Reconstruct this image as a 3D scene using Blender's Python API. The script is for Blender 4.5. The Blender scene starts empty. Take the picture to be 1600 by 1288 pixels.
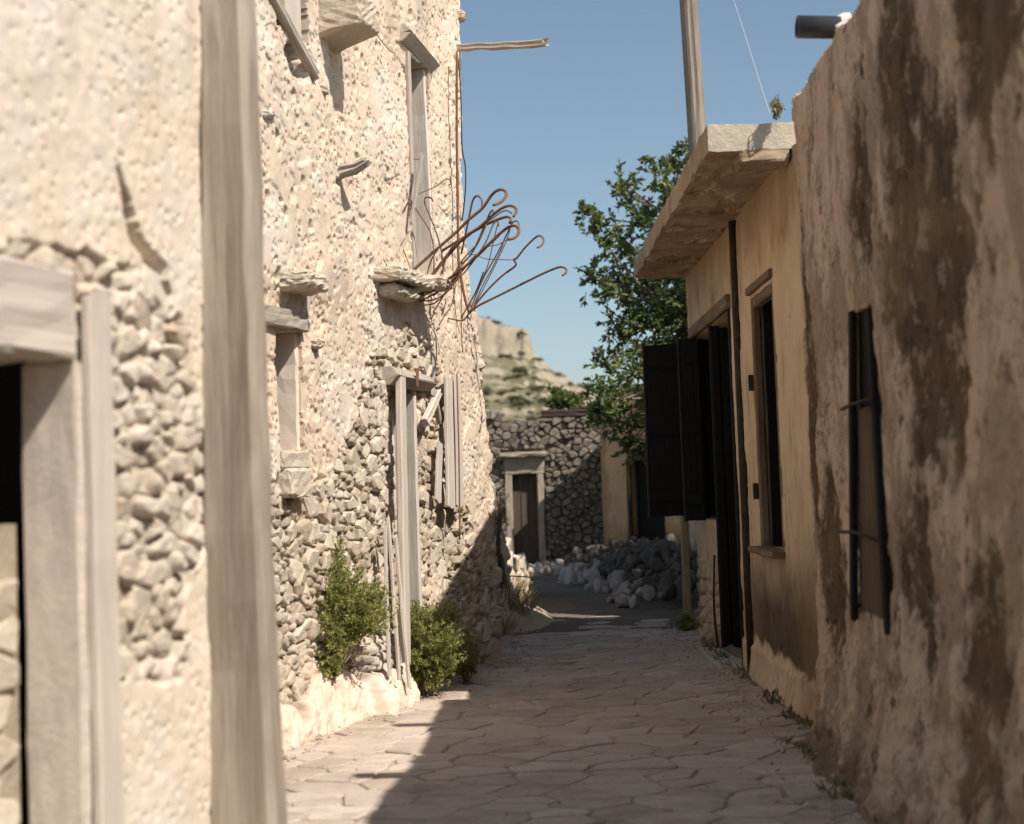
import bpy, math, random
import numpy as np
from mathutils import Vector, Matrix

rad = math.radians
S = bpy.context.scene
COL = S.collection

# ------------------------------------------------------------------ camera
CAM_H, PITCH, ROLL = 1.5, rad(3.0), rad(2.0)
cd = bpy.data.cameras.new("camera")
cam = bpy.data.objects.new("camera", cd)
COL.objects.link(cam)
fwd = Vector((0, math.cos(PITCH), math.sin(PITCH)))
r0 = Vector((1, 0, 0)); u0 = r0.cross(fwd)
RT = r0 * math.cos(ROLL) - u0 * math.sin(ROLL)
UP = u0 * math.cos(ROLL) + r0 * math.sin(ROLL)
m = Matrix((RT, UP, -fwd)).transposed().to_4x4()
m.translation = (0, 0, CAM_H)
cam.matrix_world = m
cd.sensor_width = 36.0
cd.lens = 36.0 * 2222.0 / 1600.0
cd.clip_start, cd.clip_end = 0.05, 3000
cd.dof.use_dof = True
cd.dof.focus_distance = 11.3
cd.dof.aperture_fstop = 1.7
S.camera = cam

# ------------------------------------------------------------------ sky, sun, exposure
SUN = Vector((2.25, -2.1, 3.66)).normalized()          # towards the sun
W = bpy.data.worlds.new("World"); S.world = W; W.use_nodes = True
nt = W.node_tree
bg = nt.nodes["Background"]
sky = nt.nodes.new("ShaderNodeTexSky")
sky.sky_type = 'NISHITA'; sky.sun_disc = False
sky.sun_elevation = math.asin(SUN.z)
sky.sun_rotation = math.atan2(SUN.x, SUN.y)
sky.air_density, sky.dust_density, sky.ozone_density = 1.0, 1.5, 1.2
sky.altitude = 300
hs = nt.nodes.new("ShaderNodeHueSaturation"); hs.inputs['Saturation'].default_value = 0.90; hs.inputs['Hue'].default_value = 0.488
nt.links.new(sky.outputs[0], hs.inputs['Color'])
nt.links.new(hs.outputs[0], bg.inputs[0])
bg.inputs[1].default_value = 0.088
sl = bpy.data.lights.new("sun", 'SUN'); sl.energy = 4.6; sl.angle = rad(0.53); sl.color = (1.0, 0.925, 0.835)
so = bpy.data.objects.new("sun", sl); COL.objects.link(so)
so.rotation_euler = (-SUN).to_track_quat('-Z', 'Y').to_euler()
so.location = (8, -8, 14)
S.view_settings.view_transform = 'Standard'
S.view_settings.look = 'None'
S.view_settings.exposure = 0.45
S.view_settings.gamma = 1.0
S.view_settings.use_curve_mapping = False
S.render.engine = 'CYCLES'
S.cycles.max_bounces = 8
S.cycles.diffuse_bounces = 5
S.cycles.transparent_max_bounces = 4

# ------------------------------------------------------------------ numeric helpers
def _grad(seed):
    r = np.random.RandomState(seed)
    p = r.permutation(256); a = r.rand(256) * 2 * np.pi
    return np.concatenate([p, p]), np.cos(a), np.sin(a)
_G = {}
def gnoise(x, y, seed=0):
    if seed not in _G: _G[seed] = _grad(seed)
    p, gx, gy = _G[seed]
    xi = np.floor(x).astype(int); yi = np.floor(y).astype(int)
    xf = x - xi; yf = y - yi
    u = xf * xf * xf * (xf * (xf * 6 - 15) + 10); v = yf * yf * yf * (yf * (yf * 6 - 15) + 10)
    def g(i, j):
        h = p[(p[(xi + i) & 255] + yi + j) & 255]
        return gx[h] * (xf - i) + gy[h] * (yf - j)
    a = g(0, 0) * (1 - u) + g(1, 0) * u
    b = g(0, 1) * (1 - u) + g(1, 1) * u
    return (a * (1 - v) + b * v) * 1.5
def fbm(x, y, octv=4, seed=0, gain=0.5):
    s = 0; a = 1; f = 1; t = 0
    for i in range(octv):
        s = s + a * gnoise(x * f + 17.3 * i, y * f - 9.1 * i, seed + i); t += a
        a *= gain; f *= 2.03
    return s / t
def worley(x, y, seed=0, jit=0.9):
    r = np.random.RandomState(seed); tab = r.rand(256, 3); p = np.concatenate([r.permutation(256)] * 2)
    xi = np.floor(x).astype(int); yi = np.floor(y).astype(int)
    f1 = np.full(x.shape, 9.0); f2 = np.full(x.shape, 9.0); idr = np.zeros(x.shape)
    for i in (-1, 0, 1):
        for j in (-1, 0, 1):
            h = p[(p[(xi + i) & 255] + ((yi + j) & 255)) & 255]
            px = xi + i + 0.5 + jit * (tab[h, 0] - 0.5); py = yi + j + 0.5 + jit * (tab[h, 1] - 0.5)
            d = np.hypot(x - px, y - py)
            n = d < f1
            f2 = np.where(n, f1, np.minimum(f2, d))
            idr = np.where(n, tab[h, 2], idr); f1 = np.where(n, d, f1)
    return f1, f2, idr
def sstep(a, b, x):
    t = np.clip((x - a) / (b - a), 0, 1)
    return t * t * (3 - 2 * t)
def segdist(x, y, pts):
    d = np.full(np.shape(x), 99.0)
    for (x0, y0), (x1, y1) in zip(pts[:-1], pts[1:]):
        dx, dy = x1 - x0, y1 - y0
        t = np.clip(((x - x0) * dx + (y - y0) * dy) / (dx * dx + dy * dy), 0, 1)
        d = np.minimum(d, np.hypot(x - x0 - t * dx, y - y0 - t * dy))
    return d
def at(px, py, Y):
    """the point at depth Y seen in the photograph's pixel (px, py): position taken from image pixels at a chosen depth"""
    d = fwd + RT * ((px - 800) / 2222.0) - UP * ((py - 644) / 2222.0)
    return Vector((0, 0, CAM_H)) + d * (Y / d.y)

# ------------------------------------------------------------------ object helpers
def link(o, parent=None):
    COL.objects.link(o)
    if parent is not None: o.parent = parent
    return o
def tag(o, label=None, cat=None, group=None, kind=None):
    if label: o['label'] = label
    if cat: o['category'] = cat
    if group: o['group'] = group
    if kind: o['kind'] = kind
    return o
def empty(name, loc, rz=0, label=None, cat=None, group=None):
    o = bpy.data.objects.new(name, None); o.location = loc; o.rotation_euler = (0, 0, rz)
    o.empty_display_size = 0.2
    return tag(link(o), label, cat, group)
def obj(name, me, parent=None, loc=(0, 0, 0), mat=None):
    if mat is not None and len(me.materials) == 0: me.materials.append(mat)
    o = bpy.data.objects.new(name, me); o.location = loc
    return link(o, parent)
def mesh(name, V, F, smooth=False):
    me = bpy.data.meshes.new(name)
    me.from_pydata([tuple(v) for v in V], [], [tuple(f) for f in F])
    if smooth: me.polygons.foreach_set('use_smooth', [True] * len(me.polygons))
    me.update()
    return me
def npmesh(name, V, Q, smooth=True, attrs=None):
    """V (n,3) array, Q (m,k) array of faces all with k corners"""
    me = bpy.data.meshes.new(name)
    V = np.ascontiguousarray(V, dtype=np.float32); Q = np.ascontiguousarray(Q, dtype=np.int32)
    k = Q.shape[1]
    me.vertices.add(len(V)); me.vertices.foreach_set('co', V.ravel())
    me.loops.add(Q.size); me.loops.foreach_set('vertex_index', Q.ravel())
    me.polygons.add(len(Q))
    me.polygons.foreach_set('loop_start', np.arange(0, Q.size, k, dtype=np.int32))
    me.polygons.foreach_set('use_smooth', np.full(len(Q), smooth))
    me.update(calc_edges=True)
    for n, a in (attrs or {}).items():
        at_ = me.attributes.new(n, 'FLOAT', 'POINT'); at_.data.foreach_set('value', np.ascontiguousarray(a, dtype=np.float32).ravel())
    return me

def field(name, us, vs, wfun, mask, depth, parent, mat, attrs=None):
    """a wall face as a real relief: u along, v up, w outwards (local x, z, -y); cells where mask is false are
    left open, and every border is turned back into the wall by depth"""
    U, V = np.meshgrid(us, vs, indexing='ij')
    Wd = wfun(U, V)
    nu, nv = U.shape
    P = np.stack([U, -Wd, V], -1).reshape(-1, 3)
    idx = np.arange(nu * nv).reshape(nu, nv)
    Uc = (U[:-1, :-1] + U[1:, 1:]) / 2; Vc = (V[:-1, :-1] + V[1:, 1:]) / 2
    K = mask(Uc, Vc) if mask else np.ones(Uc.shape, bool)
    q = np.stack([idx[:-1, :-1], idx[1:, :-1], idx[1:, 1:], idx[:-1, 1:]], -1)
    Q = q[K]
    Kp = np.pad(K, 1)
    edges = []
    for (sh, a, b) in (((0, 1), 3, 0), ((2, 1), 1, 2), ((1, 0), 0, 1), ((1, 2), 2, 3)):
        nb = Kp[sh[0]:sh[0] + K.shape[0], sh[1]:sh[1] + K.shape[1]]
        e = K & ~nb
        edges.append(np.stack([q[e][:, a], q[e][:, b]], -1))
    E = np.concatenate(edges)
    n0 = len(P)
    steps = 3
    rings = [P[E.ravel()]]
    for s in range(1, steps + 1):
        B = P[E.ravel()].copy()
        B[:, 1] = B[:, 1] * (1 - s / steps) + depth * s / steps
        rings.append(B)
    allP = [P]; Q2 = []
    base = n0
    m2 = len(E) * 2
    ids = []
    for R_ in rings:
        allP.append(R_); ids.append(np.arange(base, base + m2).reshape(-1, 2)); base += m2
    for s in range(steps):
        Q2.append(np.stack([ids[s][:, 1], ids[s][:, 0], ids[s + 1][:, 0], ids[s + 1][:, 1]], -1))
    Q = np.concatenate([Q] + Q2)
    at_ = {}
    for n, f in (attrs or {}).items():
        a = f(U, V, Wd).ravel() if callable(f) else f.ravel()
        at_[n] = np.concatenate([a] + [a[E.ravel()]] * (steps + 1))
    me = npmesh(name, np.concatenate(allP), Q, True, at_)
    return obj(name, me, parent, mat=mat)

def box_geo(x0, x1, y0, y1, z0, z1, off=0):
    V = [(x, y, z) for x in (x0, x1) for y in (y0, y1) for z in (z0, z1)]
    F = [(0, 1, 3, 2), (4, 6, 7, 5), (0, 4, 5, 1), (2, 3, 7, 6), (0, 2, 6, 4), (1, 5, 7, 3)]
    return V, [tuple(i + off for i in f) for f in F]
def boxes(name, lst, parent, mat):
    V = []; F = []
    for b in lst:
        v, f = box_geo(*b, off=len(V)); V += v; F += f
    return obj(name, mesh(name, V, F), parent, mat=mat)

def rough_box(name, x0, x1, y0, y1, z0, z1, parent, mat, n=(6, 3, 3), amp=0.006, bev=0.006, seed=0, smooth=False):
    """a block with subdivided, slightly uneven faces and worn edges (own origin at its centre)"""
    r = np.random.RandomState(seed)
    cx, cy, cz = (x0 + x1) / 2, (y0 + y1) / 2, (z0 + z1) / 2
    hx, hy, hz = abs(x1 - x0) / 2, abs(y1 - y0) / 2, abs(z1 - z0) / 2
    def lin(h, k):
        b = min(bev, h * 0.45)
        return np.concatenate([[-h, -h + b], np.linspace(-h + b, h - b, k + 1)[1:-1], [h - b, h]])
    X, Y, Z = lin(hx, n[0]), lin(hy, n[1]), lin(hz, n[2])
    V = {}; L = []; F = []
    def vid(i, j, k):
        key = (i, j, k)
        if key not in V:
            p = np.array([X[i], Y[j], Z[k]])
            e = (i in (0, len(X) - 1)) + (j in (0, len(Y) - 1)) + (k in (0, len(Z) - 1))
            if e >= 2:
                b = bev * (0.35 if e == 2 else 0.55) * (0.5 + r.rand())
                if i in (0, len(X) - 1): p[0] -= np.sign(p[0]) * min(b, hx * .4)
                if j in (0, len(Y) - 1): p[1] -= np.sign(p[1]) * min(b, hy * .4)
                if k in (0, len(Z) - 1): p[2] -= np.sign(p[2]) * min(b, hz * .4)
            p += (r.rand(3) - .5) * 2 * amp * np.array([min(1, hx / .03), min(1, hy / .03), min(1, hz / .03)])
            V[key] = len(L); L.append(p)
        return V[key]
    a, b, c = len(X), len(Y), len(Z)
    for i in range(a - 1):
        for j in range(b - 1):
            F.append((vid(i, j, 0), vid(i, j + 1, 0), vid(i + 1, j + 1, 0), vid(i + 1, j, 0)))
            F.append((vid(i, j, c - 1), vid(i + 1, j, c - 1), vid(i + 1, j + 1, c - 1), vid(i, j + 1, c - 1)))
    for i in range(a - 1):
        for k in range(c - 1):
            F.append((vid(i, 0, k), vid(i + 1, 0, k), vid(i + 1, 0, k + 1), vid(i, 0, k + 1)))
            F.append((vid(i, b - 1, k), vid(i, b - 1, k + 1), vid(i + 1, b - 1, k + 1), vid(i + 1, b - 1, k)))
    for j in range(b - 1):
        for k in range(c - 1):
            F.append((vid(0, j, k), vid(0, j, k + 1), vid(0, j + 1, k + 1), vid(0, j + 1, k)))
            F.append((vid(a - 1, j, k), vid(a - 1, j + 1, k), vid(a - 1, j + 1, k + 1), vid(a - 1, j, k + 1)))
    return obj(name, mesh(name, L, F, smooth), parent, (cx, cy, cz), mat)

def plank(name, p0, p1, side, w0, w1, th, parent, mat, seed=0, amp=0.004, ragged=0.02):
    """a weathered board from p0 to p1; side = direction of its width; origin at its middle, grain along its own x"""
    r = np.random.RandomState(seed)
    p0, p1 = Vector(p0), Vector(p1)
    X = (p1 - p0); L = X.length; X.normalize()
    Yv = Vector(side); Yv = (Yv - X * Yv.dot(X)).normalized(); Zv = X.cross(Yv)
    n = max(5, min(16, int(L / 0.12)))
    V = []; F = []
    b = th * 0.18
    ph = r.rand() * 6
    for i in range(n + 1):
        t = i / n; x = -L / 2 + L * t
        w = w0 + (w1 - w0) * t
        oy = amp * math.sin(3 * t + ph) + (r.rand() - .5) * amp; oz = (r.rand() - .5) * amp * .6
        sec = [(-w / 2, -th / 2 + b), (-w / 2 + b, -th / 2), (0, -th / 2), (w / 2 - b, -th / 2), (w / 2, -th / 2 + b), (w / 2, th / 2 - b),
               (w / 2 - b, th / 2), (0, th / 2 - (r.rand()) * b), (-w / 2 + b, th / 2), (-w / 2, th / 2 - b)]
        for (a, c) in sec:
            dx = (r.rand() - .5) * 2 * ragged if i in (0, n) else 0
            V.append((x + dx, a + oy + (r.rand() - .5) * amp * .5, c + oz))
    k = 10
    for i in range(n):
        for j in range(k):
            F.append((i * k + j, i * k + (j + 1) % k, (i + 1) * k + (j + 1) % k, (i + 1) * k + j))
    F.append(tuple(range(k))[::-1]); F.append(tuple(n * k + j for j in range(k)))
    me = mesh(name, V, F)
    me.materials.append(mat)
    o = bpy.data.objects.new(name, me)
    M = Matrix((X, Yv, Zv)).transposed().to_4x4(); M.translation = (p0 + p1) / 2
    link(o, parent); o.matrix_local = M
    return o

def tube_geo(pts, r0_, r1_=None, k=6, off=0):
    pts = [Vector(p) for p in pts]
    r1_ = r0_ if r1_ is None else r1_
    V = []; F = []
    n = len(pts)
    ref = Vector((0.31, 0.22, 0.92))
    for i, p in enumerate(pts):
        d = (pts[min(i + 1, n - 1)] - pts[max(i - 1, 0)]).normalized()
        a = d.cross(ref)
        if a.length < 0.1: a = d.cross(Vector((1, 0, 0)))
        a.normalize(); b = d.cross(a)
        rr = r0_ + (r1_ - r0_) * i / max(1, n - 1)
        for j in range(k):
            t = 2 * math.pi * j / k
            V.append(p + a * rr * math.cos(t) + b * rr * math.sin(t))
    for i in range(n - 1):
        for j in range(k):
            F.append((off + i * k + j, off + i * k + (j + 1) % k, off + (i + 1) * k + (j + 1) % k, off + (i + 1) * k + j))
    F.append(tuple(off + j for j in range(k))[::-1]); F.append(tuple(off + (n - 1) * k + j for j in range(k)))
    return V, F
def smooth_path(pts, sub=4):
    pts = [Vector(p) for p in pts]
    if len(pts) < 3: return pts
    out = []
    for i in range(len(pts) - 1):
        a = pts[max(i - 1, 0)]; b = pts[i]; c = pts[i + 1]; d = pts[min(i + 2, len(pts) - 1)]
        for s in range(sub):
            t = s / sub
            out.append(0.5 * ((2 * b) + (c - a) * t + (2 * a - 5 * b + 4 * c - d) * t * t + (3 * b - a - 3 * c + d) * t ** 3))
    out.append(pts[-1])
    return out
def tubes(name, lst, parent, mat, smooth=True):
    """lst of (points, r0, r1, sides) joined as one mesh"""
    V = []; F = []
    for (p, a, b, k) in lst:
        v, f = tube_geo(p, a, b, k, len(V)); V += v; F += f
    return obj(name, mesh(name, V, F, smooth), parent, mat=mat)

def voronoi(sites, R):
    """cells of 2D sites, each held within a square of half side R; list of (m,2) arrays"""
    out = []
    S_ = np.array(sites)
    for i, s in enumerate(S_):
        d = np.hypot(*(S_ - s).T); order = np.argsort(d)[1:30]
        poly = [(s[0] - R, s[1] - R), (s[0] + R, s[1] - R), (s[0] + R, s[1] + R), (s[0] - R, s[1] + R)]
        for j in order:
            if d[j] > 3 * R: break
            mx, my = (s + S_[j]) / 2; nx, ny = S_[j] - s
            new = []
            for a, b in zip(poly, poly[1:] + poly[:1]):
                da = (a[0] - mx) * nx + (a[1] - my) * ny; db = (b[0] - mx) * nx + (b[1] - my) * ny
                if da <= 0: new.append(a)
                if (da < 0) != (db < 0) and da != db:
                    t = da / (da - db); new.append((a[0] + t * (b[0] - a[0]), a[1] + t * (b[1] - a[1])))
            poly = new
            if len(poly) < 3: break
        out.append(np.array(poly) if len(poly) >= 3 else None)
    return out
def scatter(u0_, u1_, v0_, v1_, dist, n, seed, ok=None, kv=1.0):
    r = np.random.RandomState(seed); pts = []
    for _ in range(n):
        p = (u0_ + r.rand() * (u1_ - u0_), v0_ + r.rand() * (v1_ - v0_))
        if ok is not None and not ok(*p): continue
        dd = dist(*p) if callable(dist) else dist
        if all((p[0] - q[0]) ** 2 + ((p[1] - q[1]) * kv) ** 2 > min(dd, q[2]) ** 2 for q in pts): pts.append((p[0], p[1], dd))
    return [(a, b) for a, b, _ in pts]
def clip_half(poly, p, n):
    new = []
    poly = list(map(tuple, poly))
    for a, b in zip(poly, poly[1:] + poly[:1]):
        da = (a[0] - p[0]) * n[0] + (a[1] - p[1]) * n[1]; db = (b[0] - p[0]) * n[0] + (b[1] - p[1]) * n[1]
        if da <= 0: new.append(a)
        if (da < 0) != (db < 0) and da != db:
            t = da / (da - db); new.append((a[0] + t * (b[0] - a[0]), a[1] + t * (b[1] - a[1])))
    return np.array(new) if len(new) >= 3 else None
def chaikin(P, q=0.22):
    A = np.asarray(P); B = np.roll(A, -1, 0)
    return np.stack([A * (1 - q) + B * q, A * q + B * (1 - q)], 1).reshape(-1, 2)
def dedupe(P, eps):
    out = [P[0]]
    for p in P[1:]:
        if np.hypot(*(p - out[-1])) > eps: out.append(p)
    if len(out) > 3 and np.hypot(*(out[0] - out[-1])) < eps: out.pop()
    return np.array(out)
def stone_mesh(poly, h, back, r, gap=0.93, rings=((1, 0.0), (0.96, 0.62), (0.76, 1.0))):
    """a wall stone from its outline (u, v); its face stands out by h along -y. Returns mesh and centroid"""
    c = poly.mean(0); P = (poly - c) * gap
    P = dedupe(chaikin(dedupe(P, 0.02), .14), 0.012)
    size = np.sqrt(np.abs(P[:, 0].ptp() if hasattr(P[:, 0], 'ptp') else np.ptp(P[:, 0])) * np.ptp(P[:, 1]))
    n = len(P)
    P = P * (1 + (r.rand(n, 1) - .5) * 0.12)
    tx, ty = (r.rand(2) - .5) * 0.35
    V = []
    for p in P * 0.98: V.append((p[0], back, p[1]))
    for (s, k) in rings:
        for p in P:
            q = p * s * (1 + (r.rand() - .5) * 0.10)
            w = h * k + (tx * q[0] + ty * q[1]) * k + (r.rand() - .5) * size * 0.06
            V.append((q[0], -w, q[1]))
    V.append((0, -h * 1.05, 0))
    F = []
    m_ = len(rings) + 1
    for i in range(m_ - 1):
        for j in range(n):
            F.append((i * n + j, i * n + (j + 1) % n, (i + 1) * n + (j + 1) % n, (i + 1) * n + j))
    for j in range(n):
        F.append(((m_ - 1) * n + j, (m_ - 1) * n + (j + 1) % n, m_ * n))
    return mesh("stone", V, F), c
_ICO = None
def rock_mesh(size, seed, flat=0.75, sub=2):
    import bmesh
    r = np.random.RandomState(seed)
    bm = bmesh.new(); bmesh.ops.create_icosphere(bm, subdivisions=sub, radius=1)
    D = r.randn(11, 3); D /= np.linalg.norm(D, axis=1)[:, None]; K = 0.48 + 0.34 * r.rand(11)
    for v in bm.verts:
        p = np.array(v.co)
        for d, k in zip(D, K):                      # chop by random planes: facetted like broken rock
            t = p @ d
            if t > k: p = p - d * (t - k)
        p *= 1 + 0.05 * (r.rand() - .5)
        v.co = (p[0] * size * (0.9 + .0), p[1] * size * 0.8, p[2] * size * flat)
    me = bpy.data.meshes.new("stone"); bm.to_mesh(me); bm.free()
    return me

# ------------------------------------------------------------------ materials
def NM(name, rough=0.9, spec=0.2):
    m_ = bpy.data.materials.new(name); m_.use_nodes = True
    t = m_.node_tree; b = t.nodes['Principled BSDF']
    b.inputs['Roughness'].default_value = rough; b.inputs['Specular IOR Level'].default_value = spec
    return m_, t, b
def coords(t, scale=(1, 1, 1), kind='Object', loc=(0, 0, 0)):
    c = t.nodes.new('ShaderNodeTexCoord'); mp = t.nodes.new('ShaderNodeMapping')
    mp.inputs['Scale'].default_value = scale; mp.inputs['Location'].default_value = loc
    t.links.new(c.outputs[kind], mp.inputs[0])
    return mp.outputs[0]
def noise(t, vec, scale, detail=4, rough=0.55, dist=0.0):
    n = t.nodes.new('ShaderNodeTexNoise')
    n.inputs['Scale'].default_value = scale; n.inputs['Detail'].default_value = detail
    n.inputs['Roughness'].default_value = rough; n.inputs['Distortion'].default_value = dist
    t.links.new(vec, n.inputs['Vector'])
    return n.outputs['Fac']
def ramp(t, fac, a, b, lo=0.0, hi=1.0):
    r = t.nodes.new('ShaderNodeMapRange'); r.clamp = True
    r.inputs['From Min'].default_value = a; r.inputs['From Max'].default_value = b
    r.inputs['To Min'].default_value = lo; r.inputs['To Max'].default_value = hi
    t.links.new(fac, r.inputs['Value'])
    return r.outputs[0]
def mix(t, fac, a, b, mode='MIX'):
    n = t.nodes.new('ShaderNodeMix'); n.data_type = 'RGBA'; n.blend_type = mode
    for s, v in ((n.inputs[0], fac), (n.inputs[6], a), (n.inputs[7], b)):
        if isinstance(v, (tuple, list)): s.default_value = (*v, 1) if len(v) == 3 else v
        elif isinstance(v, (int, float)): s.default_value = v
        else: t.links.new(v, s)
    return n.outputs[2]
def mul(t, a, b):
    n = t.nodes.new('ShaderNodeMath'); n.operation = 'MULTIPLY'
    for s, v in ((n.inputs[0], a), (n.inputs[1], b)):
        if isinstance(v, (int, float)): s.default_value = v
        else: t.links.new(v, s)
    return n.outputs[0]
def attr(t, name):
    n = t.nodes.new('ShaderNodeAttribute'); n.attribute_name = name
    return n.outputs['Fac']
def rnd(t):
    return t.nodes.new('ShaderNodeObjectInfo').outputs['Random']
def bump(t, b, h, strength, dist):
    n = t.nodes.new('ShaderNodeBump'); n.inputs['Strength'].default_value = strength; n.inputs['Distance'].default_value = dist
    t.links.new(h, n.inputs['Height']); t.links.new(n.outputs[0], b.inputs['Normal'])
def base(t, b, col):
    t.links.new(col, b.inputs['Base Color'])

def mat_lime_plaster(name, c0, c1, c2, c_stone, dark):
    m_, t, b = NM(name)
    v = coords(t)
    col = mix(t, ramp(t, noise(t, v, 1.7, 5, .6), .38, .62), c0, c1)
    col = mix(t, ramp(t, noise(t, v, 6.0, 5, .65), .48, .70), col, c2)
    col = mix(t, ramp(t, noise(t, v, 38, 4, .75), .52, .74, 0, .65), col, dark)
    stone = mix(t, ramp(t, noise(t, v, 9, 4, .6), .35, .65), c_stone, tuple(x * .72 for x in c_stone))
    col = mix(t, attr(t, 'stone'), col, stone)
    col = mix(t, attr(t, 'white'), col, (.78, .74, .68))
    col = mix(t, attr(t, 'dirt'), col, (.16, .11, .07))
    base(t, b, col)
    bump(t, b, noise(t, v, 90, 4, .7), .45, .006)
    return m_
M_left = mat_lime_plaster('lime_plaster', (.60, .49, .385), (.68, .54, .405), (.50, .425, .345), (.40, .325, .245), (.30, .21, .14))
M_near = mat_lime_plaster('worn_plaster', (.58, .495, .40), (.62, .50, .375), (.54, .48, .41), (.42, .345, .265), (.36, .265, .18))

def mat_stone(name, a, b_, c, sat=1.0, bsc=40):
    m_, t, b = NM(name)
    v = coords(t)
    r = rnd(t)
    col = mix(t, ramp(t, r, 0, .75), a, b_)
    col = mix(t, ramp(t, r, .78, .80, 0, .8), col, tuple(x * y for x, y in zip(a, (.78, .72, .65))))
    col = mix(t, ramp(t, noise(t, v, 14, 5, .65), .4, .66), col, c)
    col = mix(t, ramp(t, noise(t, v, 60, 3, .6), .5, .75, 0, .5), col, tuple(x * .55 for x in a))
    base(t, b, col)
    bump(t, b, noise(t, v, bsc, 6, .7), .8, .012)
    return m_
M_stone = mat_stone('limestone', (.56, .475, .375), (.62, .525, .41), (.51, .45, .37))
M_farstone = mat_stone('grey_fieldstone', (.19, .165, .135), (.30, .255, .205), (.15, .13, .11), bsc=25)
M_pile = mat_stone('heap_stone', (.34, .295, .25), (.58, .51, .44), (.36, .31, .26), bsc=25)
M_darkheap = mat_stone('shaded_heap_stone', (.12, .10, .08), (.20, .17, .14), (.10, .09, .075), bsc=25)  # darker copy for the back of the heap, shade put into the colour
M_hillrock = mat_stone('hill_rock', (.50, .42, .31), (.56, .47, .34), (.42, .36, .28), bsc=2)

def mat_mortar():
    m_, t, b = NM('earth_mortar')
    v = coords(t)
    col = mix(t, ramp(t, noise(t, v, 7, 5, .65), .35, .65), (.36, .29, .215), (.46, .385, .30))
    base(t, b, col)
    bump(t, b, noise(t, v, 30, 6, .7), 1, .02)
    return m_
M_mortar = mat_mortar()

def mat_wood(name, a, b_, c, rough=.85, gs=1.0, spec=.2):
    m_, t, b = NM(name, rough, spec)
    v = coords(t, (1.2 * gs, 26 * gs, 26 * gs))
    w = coords(t, (.6, 5, 5))
    r = rnd(t)
    col = mix(t, ramp(t, noise(t, v, 2.2, 8, .72, .6), .37, .63), a, b_)
    col = mix(t, ramp(t, noise(t, w, 2.0, 4, .6, 1.0), .45, .72), col, c)
    col = mix(t, ramp(t, r, 0, 1, 0, .35), col, tuple(x * .8 for x in c))
    base(t, b, col)
    bump(t, b, noise(t, v, 2.6, 6, .7, .5), .8, .006)
    return m_
M_paleboard = mat_wood('sunbleached_board', (.52, .45, .375), (.62, .545, .46), (.46, .41, .36))
M_greywood = mat_wood('grey_timber', (.40, .35, .29), (.28, .235, .19), (.47, .42, .36))
M_post = mat_wood('weathered_post', (.30, .245, .19), (.19, .15, .11), (.43, .375, .305), gs=1.0)
M_darkwood = mat_wood('dark_timber', (.055, .04, .028), (.035, .026, .018), (.075, .055, .04))
M_slatboard = mat_wood('brown_board', (.12, .082, .05), (.085, .057, .034), (.155, .11, .07))
M_black = mat_wood('black_timber', (.016, .013, .011), (.010, .009, .008), (.022, .018, .015))  # bars and frames, also the panels that darken openings
M_yellowpost = mat_wood('peeling_yellow_post', (.42, .31, .17), (.28, .20, .11), (.50, .40, .25))
M_olddoor = mat_wood('old_brown_door', (.10, .075, .055), (.065, .05, .036), (.12, .09, .07))
M_brownwood = mat_wood('brown_timber', (.20, .135, .08), (.12, .08, .048), (.28, .205, .13))
M_shutter = mat_wood('blackened_green_paint', (.016, .019, .016), (.024, .026, .021), (.02, .018, .015), rough=.75, spec=.12)

def mat_plain(name, a, b_, sc=8, rough=.8, bs=.3, bd=.004, spec=.3):
    m_, t, b = NM(name, rough, spec)
    v = coords(t)
    base(t, b, mix(t, ramp(t, noise(t, v, sc, 5, .65), .3, .7), a, b_))
    bump(t, b, noise(t, v, sc * 5, 4, .6), bs, bd)
    return m_
M_darkmortar = mat_plain('dark_earth_joint', (.12, .10, .08), (.18, .15, .12), 5, .95, .8, .02, .1)
M_rust = mat_plain('rusted_iron', (.125, .06, .036), (.215, .115, .07), 25, .9)
M_pipe = mat_plain('black_plastic_pipe', (.035, .035, .037), (.05, .05, .052), 8, .38, .05, .001, .5)
M_cable = mat_plain('black_cable', (.02, .02, .02), (.03, .03, .03), 8, .6)
M_wire = mat_plain('pale_cable', (.38, .37, .37), (.46, .45, .44), 8, .5)
M_concrete = mat_plain('old_concrete', (.42, .365, .285), (.54, .47, .37), 6, .9, .8, .01)
M_inside = mat_plain('dark_interior', (.05, .04, .03), (.08, .06, .045), 3, .95)  # near-black so rooms look dark through the openings
M_oldstone = mat_plain('weathered_dressed_stone', (.27, .23, .18), (.38, .325, .26), 7, .9, .8, .01)
M_cement = mat_plain('white_cement', (.62, .58, .53), (.72, .68, .62), 20, .9, .8, .01)

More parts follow.
